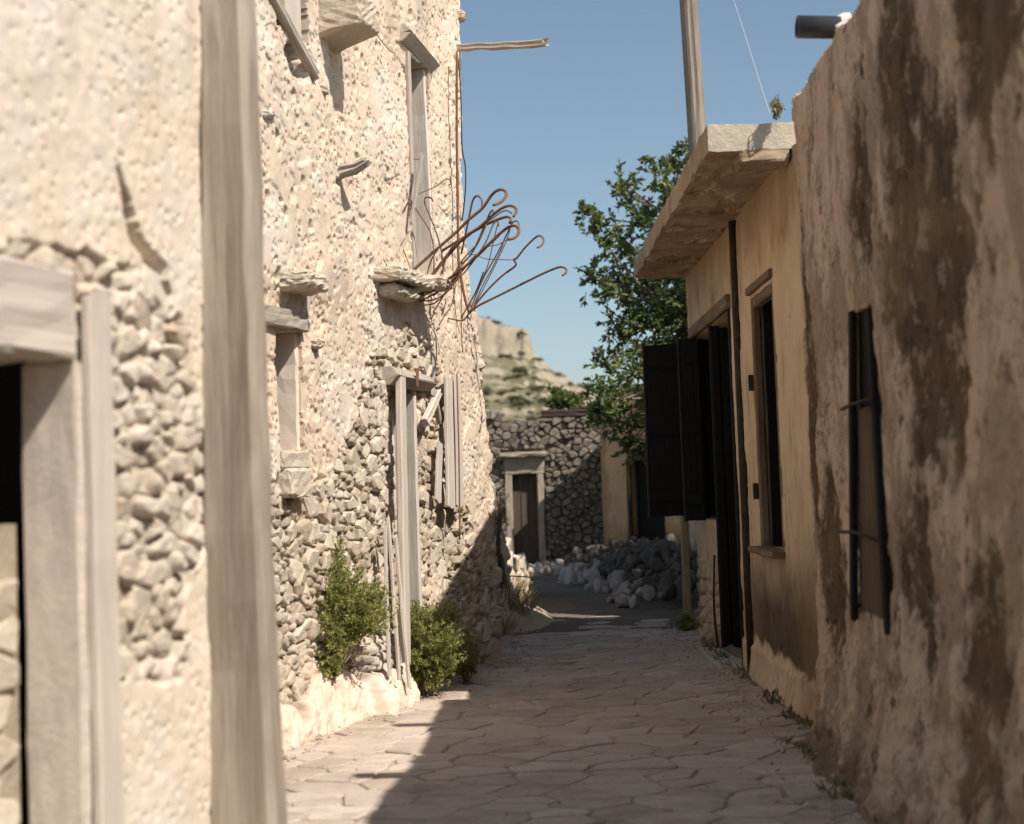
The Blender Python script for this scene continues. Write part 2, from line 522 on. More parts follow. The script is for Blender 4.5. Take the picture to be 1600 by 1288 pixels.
def mat_stained():
    m_, t, b = NM('stained_render')
    v = coords(t)
    st = coords(t, (1.35, 1.35, .62))
    st2 = coords(t, (3.6, 3.6, 1.7), loc=(3, 1, 7))
    col = mix(t, ramp(t, noise(t, v, 2.2, 4, .6), .35, .65), (.53, .39, .28), (.63, .485, .36))
    s1 = ramp(t, noise(t, st, 1.9, 9, .70, .4), .485, .545)
    s2 = ramp(t, noise(t, st2, 1.6, 7, .66, .5), .52, .60)
    s3 = ramp(t, noise(t, st2, 3.4, 5, .7, .3), .60, .66)
    fine = ramp(t, noise(t, v, 22, 4, .7), .45, .62)
    brown = mix(t, ramp(t, noise(t, v, 4, 5, .6), .35, .65), (.052, .029, .012), (.125, .073, .032))
    col = mix(t, mul(t, s1, .45), col, brown)
    col = mix(t, attr(t, 'stain'), col, brown)
    col = mix(t, mul(t, mul(t, s2, fine), .85), col, (.17, .105, .058))
    col = mix(t, mul(t, s3, .85), col, (.045, .032, .02))
    flk = ramp(t, noise(t, v, 5.5, 8, .72, .3), .56, .585)
    col = mix(t, mul(t, flk, .35), col, (.55, .42, .31))
    ck = t.nodes.new('ShaderNodeTexVoronoi'); ck.feature = 'DISTANCE_TO_EDGE'; ck.inputs['Scale'].default_value = 2.3
    wv = t.nodes.new('ShaderNodeVectorMath'); wv.operation = 'ADD'; t.links.new(v, wv.inputs[0])
    nz = t.nodes.new('ShaderNodeTexNoise'); nz.inputs['Scale'].default_value = 3; nz.inputs['Detail'].default_value = 5; t.links.new(v, nz.inputs['Vector']); t.links.new(nz.outputs['Color'], wv.inputs[1]); t.links.new(wv.outputs[0], ck.inputs['Vector'])
    ckm = mul(t, ramp(t, ck.outputs['Distance'], .006, .001), ramp(t, noise(t, v, 1.3, 2, .5), .5, .58))
    col = mix(t, mul(t, ckm, .8), col, (.05, .035, .022))
    ochre = ramp(t, noise(t, v, 1.1, 3, .5), .52, .66, 0, .6)
    col = mix(t, ochre, col, (.40, .27, .15), 'MIX') if False else mix(t, mul(t, ochre, .5), col, (.38, .25, .14))
    col = mix(t, attr(t, 'dirt'), col, (.10, .065, .035))
    base(t, b, col)
    bump(t, b, noise(t, v, 60, 5, .7), .8, .008)
    return m_
M_stained = mat_stained()
M_white = mat_plain('whitewash', (.66, .575, .475), (.72, .635, .535), 5, .9, .3, .004)
M_whiteboard = mat_wood('limewashed_board', (.62, .55, .475), (.70, .63, .55), (.52, .46, .39))

def mat_ochre(name, c0, c1):
    m_, t, b = NM(name)
    v = coords(t)
    st = coords(t, (6, 6, 1.1))
    col = mix(t, ramp(t, noise(t, v, 2.5, 4, .6), .35, .65), c0, c1)
    col = mix(t, ramp(t, noise(t, st, 2.0, 6, .65, .4), .56, .64, 0, .6), col, (.30, .18, .085))
    peel = ramp(t, noise(t, v, 9, 6, .7), .60, .64)
    col = mix(t, mul(t, peel, .5), col, (.58, .48, .36))
    dn = ramp(t, noise(t, st, 3.5, 5, .7), .3, .62, .86, 1)
    col = mix(t, mul(t, attr(t, 'dirt'), dn), col, (.055, .038, .024))
    col = mix(t, attr(t, 'brown'), col, (.27, .165, .085))
    base(t, b, col)
    bump(t, b, noise(t, v, 70, 4, .65), .5, .005)
    return m_
M_ochre = mat_ochre('ochre_limewash', (.66, .52, .355), (.58, .435, .28))
M_farochre = mat_ochre('far_ochre_limewash', (.56, .38, .22), (.50, .34, .19))

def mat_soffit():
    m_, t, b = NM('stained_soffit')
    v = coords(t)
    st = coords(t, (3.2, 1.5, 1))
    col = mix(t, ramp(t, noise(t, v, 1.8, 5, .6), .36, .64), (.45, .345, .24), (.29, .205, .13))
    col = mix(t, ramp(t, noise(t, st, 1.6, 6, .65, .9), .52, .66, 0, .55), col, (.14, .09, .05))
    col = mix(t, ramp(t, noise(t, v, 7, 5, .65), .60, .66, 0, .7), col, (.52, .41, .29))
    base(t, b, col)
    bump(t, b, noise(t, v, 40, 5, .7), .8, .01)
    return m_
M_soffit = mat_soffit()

def mat_flag():
    m_, t, b = NM('flagstone', .85, .25)
    v = coords(t)
    col = mix(t, ramp(t, rnd(t), 0, 1), (.385, .305, .24), (.58, .485, .405))
    col = mix(t, ramp(t, noise(t, v, 5, 5, .65), .42, .62), col, (.47, .395, .34))
    tc = t.nodes.new('ShaderNodeNewGeometry').outputs['Position']
    col = mix(t, ramp(t, noise(t, tc, 1.3, 6, .7), .50, .68, 0, .75), col, (.27, .21, .155))
    col = mix(t, ramp(t, noise(t, v, 26, 4, .7), .55, .7, 0, .5), col, (.33, .27, .215))
    base(t, b, col)
    bump(t, b, noise(t, v, 18, 6, .7), .6, .012)
    return m_
M_flag = mat_flag()
def mat_joint():
    m_, t, b = NM('joint_grit')
    v = coords(t, kind='Object')
    col = mix(t, ramp(t, noise(t, v, 3, 5, .65), .35, .65), (.38, .31, .245), (.50, .42, .35))
    col = mix(t, ramp(t, noise(t, v, 2.1, 5, .7), .52, .66, 0, .7), col, (.22, .17, .125))
    base(t, b, col)
    bump(t, b, noise(t, v, 50, 6, .7), 1, .012)
    return m_
M_joint = mat_joint()
M_fardirt = mat_plain('trodden_earth', (.12, .095, .07), (.19, .155, .115), 2, .95, .8, .02, .1)  # dark earth, colour lowered further to carry the far shade
M_soil = mat_plain('dark_verge_soil', (.17, .125, .085), (.27, .205, .145), 6, .95, 1, .02, .1)
M_earth = mat_plain('dry_earth', (.34, .27, .20), (.44, .36, .27), 3, .95, .9, .03, .1)

def mat_leaf(name, a, b_, trans=.25):
    m_, t, b = NM(name, .55, .35)
    n = t.nodes.new('ShaderNodeAttribute'); n.attribute_name = 'tone'
    col = mix(t, n.outputs['Fac'], a, b_)
    base(t, b, col)
    tr = t.nodes.new('ShaderNodeBsdfTranslucent'); t.links.new(mix(t, .5, col, b_), tr.inputs['Color'])
    ms = t.nodes.new('ShaderNodeMixShader'); ms.inputs[0].default_value = trans
    out = t.nodes['Material Output']
    t.links.new(b.outputs[0], ms.inputs[1]); t.links.new(tr.outputs[0], ms.inputs[2]); t.links.new(ms.outputs[0], out.inputs[0])
    return m_
M_bush = mat_leaf('bush_leaf', (.145, .17, .042), (.44, .43, .155), .42)
M_tree = mat_leaf('tree_leaf', (.05, .085, .026), (.205, .245, .085), .3)
M_scrub = mat_leaf('scrub_leaf', (.10, .105, .05), (.20, .18, .09), .15)
M_dry = mat_leaf('dry_grass', (.36, .28, .16), (.50, .41, .26), .2)
M_bark = mat_plain('grey_bark', (.16, .125, .095), (.24, .20, .16), 14, .9, .9, .01)

# ------------------------------------------------------------------ ground, path
def sheet(name, x0, x1, y0, y1, z, mat, kind='structure'):
    o = obj(name, mesh(name, [(x0, y0, z), (x1, y0, z), (x1, y1, z), (x0, y1, z)], [(0, 1, 2, 3)]), mat=mat)
    return tag(o, kind=kind)
sheet('ground', -900, 900, -300, 1500, -0.03, M_earth)

def path_h(x, y):
    return 0.012 * fbm(x * .9, y * .9, 4, 31) + 0.006 * fbm(x * 7, y * 7, 3, 35)
def make_path():
    xs = np.arange(-3.2, 3.6, .03); ys = np.concatenate([np.arange(1.0, 5.0, .1), np.arange(5.0, 17.0, .03), np.arange(17, 29, .08)])
    X, Y = np.meshgrid(xs, ys, indexing='ij')
    Z = path_h(X, Y) + 0.006 * fbm(X * 25, Y * 25, 2, 41)
    idx = np.arange(X.size).reshape(X.shape)
    Q = np.stack([idx[:-1, :-1], idx[1:, :-1], idx[1:, 1:], idx[:-1, 1:]], -1).reshape(-1, 4)
    me = npmesh('path', np.stack([X, Y, Z], -1).reshape(-1, 3), Q)
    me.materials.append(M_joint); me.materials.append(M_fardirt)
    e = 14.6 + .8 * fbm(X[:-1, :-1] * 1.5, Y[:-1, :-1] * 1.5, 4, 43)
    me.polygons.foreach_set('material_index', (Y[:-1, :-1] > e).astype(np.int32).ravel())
    return tag(obj('path', me), kind='structure')
PATH = make_path()
def left_x(y): return -1.45 + (y - 8.5) * .3204
def right_x(y): return 1.62 if y < 8.1 else 1.7
def pave():
    r = np.random.RandomState(5)
    sites = scatter(-2.6, 2.0, 4.6, 17.0, lambda a, b: .17 + .26 * abs(math.sin(a * 3.1 + b * 2.3)) ** 1.5, 12000, 8, lambda x, y: x > left_x(y) - .3 or y > 13, 1.35)
    n = 0; extra = []
    for s, poly in zip(sites, voronoi([(a, b * 1.35) for a, b in sites], .55)):
        if poly is None: continue
        poly = poly / np.array([1, 1.35])
        x, y = s
        if x < left_x(min(y, 12.6)) - .25 or x > 1.95: continue
        if y > 13.2 + r.rand() * 3.0: continue
        c = poly.mean(0); P = dedupe(poly - c, .04)
        if len(P) < 3: continue
        d = np.hypot(P[:, 0], P[:, 1])[:, None]
        P = P * (1 - (.003 + .007 * r.rand() + .01 * (r.rand() < .2)) / np.maximum(d, .08))
        # broken, wavy outline
        Q = []
        for a, b in zip(P, np.roll(P, -1, 0)):
            k = max(2, int(np.hypot(*(b - a)) / .09))
            for i in range(k): Q.append(a + (b - a) * i / k + (r.rand(2) - .5) * .014)
        P = chaikin(np.array(Q), .18)
        z = path_h(np.array(c[0]), np.array(c[1])) + .003 + .006 * r.rand()
        tx, ty = (r.rand(2) - .5) * .014
        V = []; m_ = len(P)
        for (k, dz) in ((1.0, -.03), (.985, -.002), (.94, .004)):
            for p in P * k: V.append((p[0], p[1], dz + tx * p[0] + ty * p[1] + (r.rand() - .5) * .002))
        V.append((0, 0, .005))
        F = [(i * m_ + j, i * m_ + (j + 1) % m_, (i + 1) * m_ + (j + 1) % m_, (i + 1) * m_ + j) for i in range(2) for j in range(m_)]
        F += [(2 * m_ + j, 2 * m_ + (j + 1) % m_, 3 * m_) for j in range(m_)]
        obj('flagstone', mesh('flagstone', V, F, False), PATH, (c[0], c[1], float(z)), M_flag)
        n += 1
    return n
pave()

# ------------------------------------------------------------------ hill
def make_hill():
    xs = np.concatenate([np.linspace(-160, -22, 40), np.arange(-20, 32, .4), np.linspace(34, 160, 40)])
    ys = np.concatenate([np.linspace(95, 135, 30), np.arange(136, 222, .5), np.linspace(224, 330, 30)])
    X, Y = np.meshgrid(xs, ys, indexing='ij')
    kx = [-160, -60, -20, -3.6, 0.5, 2.2, 2.75, 5.0, 7.4, 10.9, 16, 25, 45, 160]
    kz = [34, 31, 27, 24.9, 24.0, 23.2, 20.2, 18.3, 16.6, 14.0, 11.0, 7.5, 4, 2]
    jit = 1.2 * fbm(X * .15, Y * .12, 3, 90)
    zr = np.interp(X + jit, kx, kz)
    t = np.clip((Y - 95) / 105, 0, 1)
    lip = np.interp(X + jit, [-160, 0, 2.2, 3.0, 9, 160], [.20, .19, .18, .04, .03, .02])
    tc = .955 + .02 * fbm(X * .4, Y * 0 + 3, 3, 91)
    s = (1 - lip) * (t / .95) ** 1.25 + lip * sstep(tc - .006, tc + .006, t)
    s = np.clip(s, 0, 1)
    # rock terraces across the slope
    q = (s * zr) / 2.1 + .35 * fbm(X * .09, Y * .05, 3, 92)
    st = np.floor(q) + sstep(.62, .92, q - np.floor(q))
    z = (s * zr) * .62 + (st - .35 * fbm(X * .09, Y * .05, 3, 92)) * 2.1 * .38
    back = np.clip((Y - 205) / 125, 0, 1)
    z = z * (1 - back * back)
    z += (.38 * fbm(X * .35, Y * .35, 4, 93) + .5 * np.maximum(0, fbm(X * .8, Y * .8, 3, 95)) ) * np.clip(t * 3, 0, 1)
    z -= .6 * (1 - t)
    idx = np.arange(X.size).reshape(X.shape)
    Q = np.stack([idx[:-1, :-1], idx[1:, :-1], idx[1:, 1:], idx[:-1, 1:]], -1).reshape(-1, 4)
    m_, t_, b = NM('hillside')
    v = coords(t_)
    g = t_.nodes.new('ShaderNodeNewGeometry'); sx = t_.nodes.new('ShaderNodeSeparateXYZ'); t_.links.new(g.outputs['Normal'], sx.inputs[0])
    soil = mix(t_, ramp(t_, noise(t_, v, .45, 6, .7), .40, .60), (.125, .117, .064), (.235, .205, .135))
    soil = mix(t_, ramp(t_, noise(t_, v, 1.6, 4, .7), .48, .60), soil, (.12, .125, .055))
    rock = mix(t_, ramp(t_, noise(t_, v, .8, 5, .65), .38, .62), (.38, .315, .235), (.29, .25, .19))
    n = t_.nodes.new('ShaderNodeMath'); n.operation = 'ADD'
    t_.links.new(sx.outputs[2], n.inputs[0]); t_.links.new(ramp(t_, noise(t_, v, .7, 4, .6), .3, .7, -.12, .12), n.inputs[1])
    col = mix(t_, ramp(t_, n.outputs[0], .74, .90), rock, soil)
    base(t_, b, col)
    bump(t_, b, noise(t_, v, 2.2, 6, .7), .9, .3)
    o = tag(obj('hill', npmesh('hill', np.stack([X, Y, z], -1).reshape(-1, 3), Q), mat=m_), kind='structure')
    return o, X, Y, z
HILL, HX, HY, HZ = make_hill()

def leaf_mesh(name, P, D, L, Wd, r, fold=.25, tone=None):
    """leaves as bent pointed quads: P base points, D directions, L lengths"""
    n = len(P)
    A = r.randn(n, 3)
    Sd = np.cross(D, A); Sd /= np.linalg.norm(Sd, axis=1)[:, None] + 1e-9
    Nn = np.cross(Sd, D)
    L = L[:, None]; Wd = Wd[:, None]
    v0 = P; v1 = P + D * L * .55 + Sd * Wd * .5 + Nn * L * fold * .3; v2 = P + D * L - Nn * L * fold * .2; v3 = P + D * L * .55 - Sd * Wd * .5 + Nn * L * fold * .3
    V = np.stack([v0, v1, v2, v3], 1).reshape(-1, 3)
    Q = np.arange(n * 4).reshape(n, 4)
    T = np.concatenate([Q[:, [0, 1, 2]], Q[:, [0, 2, 3]]])
    tone = r.rand(n) if tone is None else tone
    return npmesh(name, V, T, False, {'tone': np.repeat(tone, 4)})

def hill_shrubs():
    r = np.random.RandomState(77)
    protos = []
    for k in range(5):
        n = 230
        d = r.randn(n, 3); d /= np.linalg.norm(d, axis=1)[:, None]; d[:, 2] = np.abs(d[:, 2])
        P = d * (.35 + .65 * r.rand(n, 1)) * np.array([1, 1, .8]) * (1 + .3 * np.sin(d[:, :1] * 5 + k))
        me = leaf_mesh('hill_shrub', P * .9, d, .3 + .15 * r.rand(n), .26 + .1 * r.rand(n), r, tone=.2 + .6 * r.rand(n))
        me.materials.append(M_scrub); protos.append(me)
    n = 0
    for _ in range(4000):
        i = r.randint(0, HX.shape[0]); j = r.randint(0, HX.shape[1])
        x, y, z = HX[i, j], HY[i, j], HZ[i, j]
        if not (-6 < x < 18 and 138 < y < 201): continue
        if fbm(np.array(x * .3), np.array(y * .2), 3, 99) < -.1: continue
        if z + 1.5 < (y * .048): continue
        o = bpy.data.objects.new('hill_shrub', protos[r.randint(5)])
        s = .22 + .65 * r.rand() ** 2.2
        o.location = (x, y, z + .05); o.scale = (s * 1.15, s, s * .8); o.rotation_euler = (0, 0, r.rand() * 6)
        tag(link(o), ('spreading' if s > .5 else ('tiny' if s < .3 else 'low')) + (' dull green shrub on the rocky hill crest' if y > 188 else (' dull green shrub on the upper hillside' if y > 172 else ' dull green shrub on the lower hillside'))
            + (' under the bluff' if x < 2.4 else ''), 'shrub', 'shrubs scattered over the hillside')
        n += 1
        if n >= 230: break
hill_shrubs()

# ------------------------------------------------------------------ the ruined stone house on the sunny side
A_L = math.atan2(.952, .305)
HOUSE = empty('stone_house', (-1.45, 8.5, 0), A_L, 'tall ruined rubble house with flaking cream plaster, rusty hooked bars and narrow door behind bushes', 'house')
LWIN = (.11, .46, 1.77, 2.52); UWIN = (2.42, 2.86, 3.2, 4.86); LDOOR = (1.97, 2.34, .04, 2.27); TWIN = (.14, .60, 4.40, 5.4)
OPEN_L = [LWIN, UWIN, LDOOR, TWIN]
def erosion_L(u, v):
    n = .22 * fbm(u * 1.6, v * 1.6, 4, 11) + .10 * fbm(u * 6, v * 6, 3, 12)
    lim = np.interp(u, [-1.2, 0, .5, .9, 1.2, 1.5, 1.9, 2.3, 2.75, 3.0, 3.3, 3.8, 4.2], [1.6, 1.55, 1.6, 1.55, 1.9, 2.35, 2.55, 2.75, 2.75, 2.3, 1.5, .9, .8])
    e = sstep(-.05, .05, lim - v + n * 1.6)
    # plaster that still clings by the far corner and a few patches
    e = e * (1 - sstep(.10, .2, .5 * fbm(u * 1.1 + 4, v * .9, 3, 14) - .05))
    e = np.maximum(e, sstep(.02, .06, .17 - np.hypot((u - 2.35) / 1.2, v - 2.62) + n * .5))
    e = np.maximum(e, sstep(.0, .05, .16 - np.hypot(u - .42, (v - 4.25)) + n * .4))
    low = sstep(.30, .25, v + n * 1.6 + .12 * fbm(u * 3, v * 3, 3, 17)) * sstep(-.4, 0, u) * sstep(1.95, 1.75, u)      # lumpy lime skirting at the foot
    return np.clip(e * (1 - low), 0, 1), low
def w_left(u, v):
    e, low = erosion_L(u, v)
    big = .028 * fbm(u * 1.2, v * 1.0, 2, 1) + .006 * fbm(u * 4, v * 4, 2, 2)
    rough = .0020 * fbm(u * 13, v * 13, 2, 3) + .0009 * fbm(u * 42, v * 42, 2, 4)
    # slanted pits left where straw and grit fell out
    a = .45
    uu = u * math.cos(a) + v * math.sin(a); vv = -u * math.sin(a) + v * math.cos(a)
    f1, f2, idr = worley(uu / .034, vv / .070, 5, 1.0)
    dens = .62 + .9 * fbm(u * 2.2, v * 2.2, 3, 6)
    pit = sstep(.27, .13, f1 * (.75 + .6 * idr)) * (idr < np.clip(dens - .22, .05, .6))
    g1, g2, idg = worley(u / .11, v / .15, 7, 1.0)
    pit2 = sstep(.32, .16, g1) * (idg < .13)
    pit_d = .020 * pit + .030 * pit2
    f1b, f2b, idb = worley(u / .055, v / .05, 8, 1.0)
    chunk = .0016 * (1 - sstep(.0, .75, f1b)) * (idb > .45)
    plaster = big + rough - pit_d + chunk
    # the near half of the wall stands a few cm proud with a broken edge
    edge = 1.02 + .03 * np.sin(v * 3) + .06 * fbm(v * 1.6, v * 0 + 2, 3, 15) + np.interp(v, [2.6, 3.5, 4.4, 5], [.12, .02, -.1, -.25])
    plaster = plaster + .050 * sstep(.012, -.012, u - edge) * sstep(2.6, 3.0, v)
    # plaster fallen in shallow scabs
    sc = sstep(.16, .20, fbm(u * 2.6 + 9, v * 2.6, 4, 16))
    plaster = plaster - .010 * sc - .008 * sstep(.10, .13, fbm(u * 5 + 3, v * 5, 4, 18))
    r1, r2, idq = worley(u / .085, v / .065, 9, 1.0)
    lump = np.clip(r2 - r1, 0, .5)
    rubble = big - .062 + .045 * sstep(0, .35, lump) * (.5 + idq) + .012 * fbm(u * 20, v * 20, 3, 10) + .02 * fbm(u * 5, v * 5, 2, 20)
    foot = big + .0 + .11 * sstep(.4, .0, v) + .04 * fbm(u * 5, v * 5, 3, 21) + .012 * fbm(u * 18, v * 18, 3, 22)
    block = .10 * sstep(.04, 0, np.abs(u - 1.5) - .27) * sstep(.52, .42, v + .05 * fbm(u * 8, v * 8, 2, 23))
    w = plaster * (1 - e) + rubble * e
    w = w * (1 - low) + foot * low + block
    return w
def redge(v): return np.interp(v, [0, .7, 1.8, 2.9, 3.2, 4, 6], [4.06, 4.12, 4.08, 3.9, 3.72, 3.62, 3.66])
def mask_left(u, v):
    n = .035 * fbm(u * 9, v * 9, 3, 24)
    n2 = .06 * fbm(u * 3, v * 5, 4, 25)
    k = u < redge(v) + n2
    for i, (a, b, c, d) in enumerate(OPEN_L):
        j = n * (.5 if i != 3 else 1.0)
        k &= ~((u > a + j) & (u < b + j) & (v > c + j) & (v < d + j))
    return k
def dirt_L(u, v, w):
    return np.clip(.35 * sstep(.1, .3, fbm(u * 1.3, v * .35, 3, 26)) * sstep(4.2, 5.2, v), 0, .4)
field('wall', np.arange(-1.3, 4.25, .0085), np.arange(-.02, 5.9, .0085), w_left, mask_left, .30, HOUSE, M_left,
      {'stone': lambda u, v, w: erosion_L(u, v)[0], 'white': lambda u, v, w: np.clip(.12 * erosion_L(u, v)[1] + .25 * sstep(.05, .3, fbm(u * 1.5, v * 1.5, 3, 27)), 0, 1), 'dirt': dirt_L})
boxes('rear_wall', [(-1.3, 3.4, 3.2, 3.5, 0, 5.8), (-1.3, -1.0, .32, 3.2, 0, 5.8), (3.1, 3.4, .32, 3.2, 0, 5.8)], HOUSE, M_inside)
boxes('roof', [(-1.35, 3.45, .31, 3.55, 5.8, 6.0)], HOUSE, M_concrete)
boxes('interior_floor', [(-.99, 3.09, .33, 3.19, 2.70, 2.82)], HOUSE, M_inside)

def wall_stones(parent, sites, cells, wbase, okfun, mat, r, hrange=(.012, .055), openings=(), limit=300, back=.09, kv=1.0, drop=.05):
    n = 0
    for s, poly in zip(sites, cells):
        if poly is None or not okfun(*s) or r.rand() < drop: continue
        poly = poly / np.array([1, kv]) if kv != 1.0 else poly
        for (a, b, c, d) in openings:
            if poly is None: break
            cu, cv = poly.mean(0)
            dl = [(a - cu, (a, cv), (1, 0)), (cu - b, (b, cv), (-1, 0)), (c - cv, (cu, c), (0, 1)), (cv - d, (cu, d), (0, -1))]
            k = max(dl, key=lambda t: t[0])
            poly = clip_half(poly, k[1], k[2]) if k[0] > -.05 else None
        if poly is None or len(poly) < 3: continue
        if np.ptp(poly[:, 0]) < .035 or np.ptp(poly[:, 1]) < .03: continue
        me, c = stone_mesh(poly, hrange[0] + (hrange[1] - hrange[0]) * r.rand() ** 1.3, back, r, .88 + .09 * r.rand())
        me.materials.append(mat)
        o = bpy.data.objects.new('stone', me)
        o.location = (c[0], -float(wbase(np.array([c[0]]), np.array([c[1]]))[0]), c[1])
        o.rotation_euler = ((r.rand() - .5) * .22, 0, (r.rand() - .5) * .22)
        link(o, parent); n += 1
        if n >= limit: break
    return n
def stones_left():
    r = np.random.RandomState(3)
    def inr(u, v):
        return .5 < float(erosion_L(np.array([u]), np.array([v]))[0][0])
    dist = lambda a, b: .085 + .10 * (.5 + .5 * math.sin(a * 5.1 + 1.7 * math.sin(b * 4))) * (1.15 if b < 1.2 else .8)
    raw = scatter(-.15, 4.1, .12, 2.9, dist, 5200, 4, kv=1.3)
    cells = voronoi([(a, b * 1.3) for a, b in raw], .26)
    base_w = lambda u, v: -.035 + .030 * fbm(u * 1.2, v * 1.0, 3, 1)
    return wall_stones(HOUSE, raw, cells, base_w, inr, M_stone, r, (.008, .046), [tuple((x[0] - .02, x[1] + .02, x[2] - .02, x[3] + .02)) for x in OPEN_L], 300, kv=1.3)
stones_left()

# openings of the ruined house: timber lintels, jamb boards, whitewashed reveals
rough_box('window_lintel', -.12, .47, -.045, .30, 2.52, 2.635, HOUSE, M_greywood, (7, 3, 3), .005, .008, 1)
rough_box('whitewashed_reveal', .432, .56, .03, .28, 1.74, 2.515, HOUSE, M_white, (2, 3, 8), .004, .01, 2)
rough_box('window_sill', .10, .47, -.03, .28, 1.66, 1.765, HOUSE, M_concrete, (4, 3, 2), .006, .01, 3)
rough_box('sill_block', .12, .40, -.075, .05, 1.48, 1.655, HOUSE, M_stone, (4, 2, 3), .008, .02, 4)
plank('upper_window_lintel', (2.30, .10, 4.99), (2.96, .11, 4.91), (0, 0, 1), .15, .13, .36, HOUSE, M_greywood, 5)
plank('reveal_board', (2.865, .14, 3.15), (2.85, .14, 4.85), (0, 1, 0), .28, .24, .035, HOUSE, M_whiteboard, 6)
plank('upper_window_jamb', (2.405, .0, 3.15), (2.415, .0, 4.86), (1, 0, 0), .05, .045, .05, HOUSE, M_greywood, 7)
plank('door_lintel', (1.84, .10, 2.335), (2.62, .10, 2.31), (0, 0, 1), .135, .125, .38, HOUSE, M_greywood, 8)
plank('rust_strip', (2.17, -.094, 2.27), (2.19, -.094, 2.40), (1, 0, 0), .045, .05, .006, HOUSE, M_rust, 9, .001, .002)
plank('door_jamb', (1.60, -.17, .30), (1.93, -.06, 2.36), (1, 0, 0), .095, .10, .05, HOUSE, M_paleboard, 10)
plank('door_jamb', (1.70, -.10, .42), (1.84, -.06, 1.35), (1, .2, 0), .05, .04, .03, HOUSE, M_paleboard, 11)
plank('door_jamb', (2.35, .14, .10), (2.345, .14, 2.24), (0, 1, 0), .30, .29, .045, HOUSE, M_whiteboard, 12)
plank('door_leaf', (2.305, .22, .10), (2.305, .22, 2.20), (0, 1, 0), .12, .12, .03, HOUSE, M_whiteboard, 13)
plank('broken_brace', (2.36, -.07, 2.00), (2.62, -.09, 2.245), (0, 0, 1), .075, .06, .05, HOUSE, M_paleboard, 14)
plank('broken_brace', (2.56, -.08, 2.24), (2.70, -.06, 2.02), (0, 0, 1), .06, .05, .04, HOUSE, M_greywood, 15)
plank('shutter_board', (2.78, -.10, 1.36), (2.96, -.05, 2.38), (1, 0, 0), .15, .13, .03, HOUSE, M_paleboard, 16)
plank('shutter_board', (3.00, -.085, 1.36), (3.13, -.055, 2.40), (1, 0, 0), .20, .13, .03, HOUSE, M_paleboard, 17)
plank('shutter_board', (2.62, -.06, 1.40), (2.72, -.05, 1.85), (1, 0, 0), .10, .08, .025, HOUSE, M_paleboard, 18)
tubes('rusty_rod', [(smooth_path([(2.83, -.15, 1.10), (2.93, -.13, 1.7), (3.03, -.10, 2.42)]), .007, .006, 5)], HOUSE, M_rust)
# small leaning sticks by the door
for i, (a, b) in enumerate((((1.33, -.16, .25), (1.52, -.08, 1.25)), ((1.40, -.2, .22), (1.57, -.08, 1.32)), ((1.52, -.22, .15), (1.66, -.10, 1.18)))):
    plank('stick', a, b, (1, 0, 0), .032, .024, .022, HOUSE, M_paleboard, 20 + i, .008)
# window with old boards at the very top
plank('window_board', (.16, .02, 4.34), (.16, .03, 5.5), (1, 0, 0), .10, .10, .03, HOUSE, M_greywood, 25)
plank('window_board', (.27, .06, 4.46), (.27, .05, 5.5), (1, 0, 0), .085, .085, .03, HOUSE, M_greywood, 26)
plank('window_board', (.43, .0, 4.37), (.43, .0, 5.5), (1, 0, 0), .22, .22, .04, HOUSE, M_paleboard, 27)
plank('window_sill_beam', (-.05, -.05, 4.62), (.66, -.05, 4.20), (0, 0, 1), .07, .06, .06, HOUSE, M_greywood, 28)

def corbel(name, u, v, w0, w1, h, ln, mat, seed, tip=.6):
    """a stone built into the wall and sticking out of it, thinner at its broken end"""
    r = np.random.RandomState(seed)
    o = rough_box(name, u - ln / 2, u + ln / 2, -w1, w0, v - h / 2, v + h / 2, HOUSE, mat, (7, 7, 6), .008, .03, seed)
    me = o.data
    for p in me.vertices:
        t = max(0, -p.co.y / ((w0 + w1) / 2) * .5 + .5)
        p.co.z = p.co.z * (1 - (1 - tip) * t) + t * h * .12; p.co.x *= 1 - .25 * t
    return o
corbel('corbel_stone', .93, 4.62, .15, .34, .34, .42, M_stone, 31, .55)
corbel('corbel_stone', .33, 2.80, .15, .19, .15, .42, M_stone, 32, .7)
corbel('corbel_stone', .62, 2.45, .1, .07, .09, .12, M_concrete, 33)
corbel('corbel_stone', -.02, 3.78, .1, .08, .07, .14, M_cement, 34)
corbel('corbel_stone', 3.72, 5.55, .1, .03, .12, .16, M_stone, 35)
plank('beam_stub', (.98, .2, 3.60), (1.12, -.20, 3.70), (0, 0, 1), .11, .06, .12, HOUSE, M_greywood, 36, .02, .05)
plank('beam_stub', (.62, .1, 4.16), (.80, -.07, 4.13), (0, 0, 1), .06, .05, .05, HOUSE, M_greywood, 37, .01, .03)
# remains of the balcony
rough_box('balcony_slab', 1.66, 2.36, -.21, .2, 3.00, 3.10, HOUSE, M_concrete, (12, 7, 4), .007, .02, 38)
rough_box('balcony_slab', 1.72, 2.16, -.15, .2, 2.90, 2.985, HOUSE, M_concrete, (10, 7, 4), .009, .03, 39)
rough_box('balcony_slab', 2.30, 2.58, -.26, .15, 3.015, 3.12, HOUSE, M_concrete, (8, 8, 4), .012, .03, 40)
inv = HOUSE_inv = (Matrix.Translation((-1.45, 8.5, 0)) @ Matrix.Rotation(A_L, 4, 'Z')).inverted()
def rod(name, pts, r_, mat=M_rust, Y=None):
    """pts = (x, y, depth) as image pixels with an assumed depth; sub = smoothing"""
    P = [inv @ at(x, y, Yd) for (x, y, Yd) in pts]
    return tubes(name, [(smooth_path(P, 4), r_, r_, 6)], HOUSE, mat)
def cr(lst, y0, y1):
    n = len(lst) - 1
    return [(560 + a * .2329, 220 + b * .2329, y0 + (y1 - y0) * i / n) for i, (a, b) in enumerate(lst)]
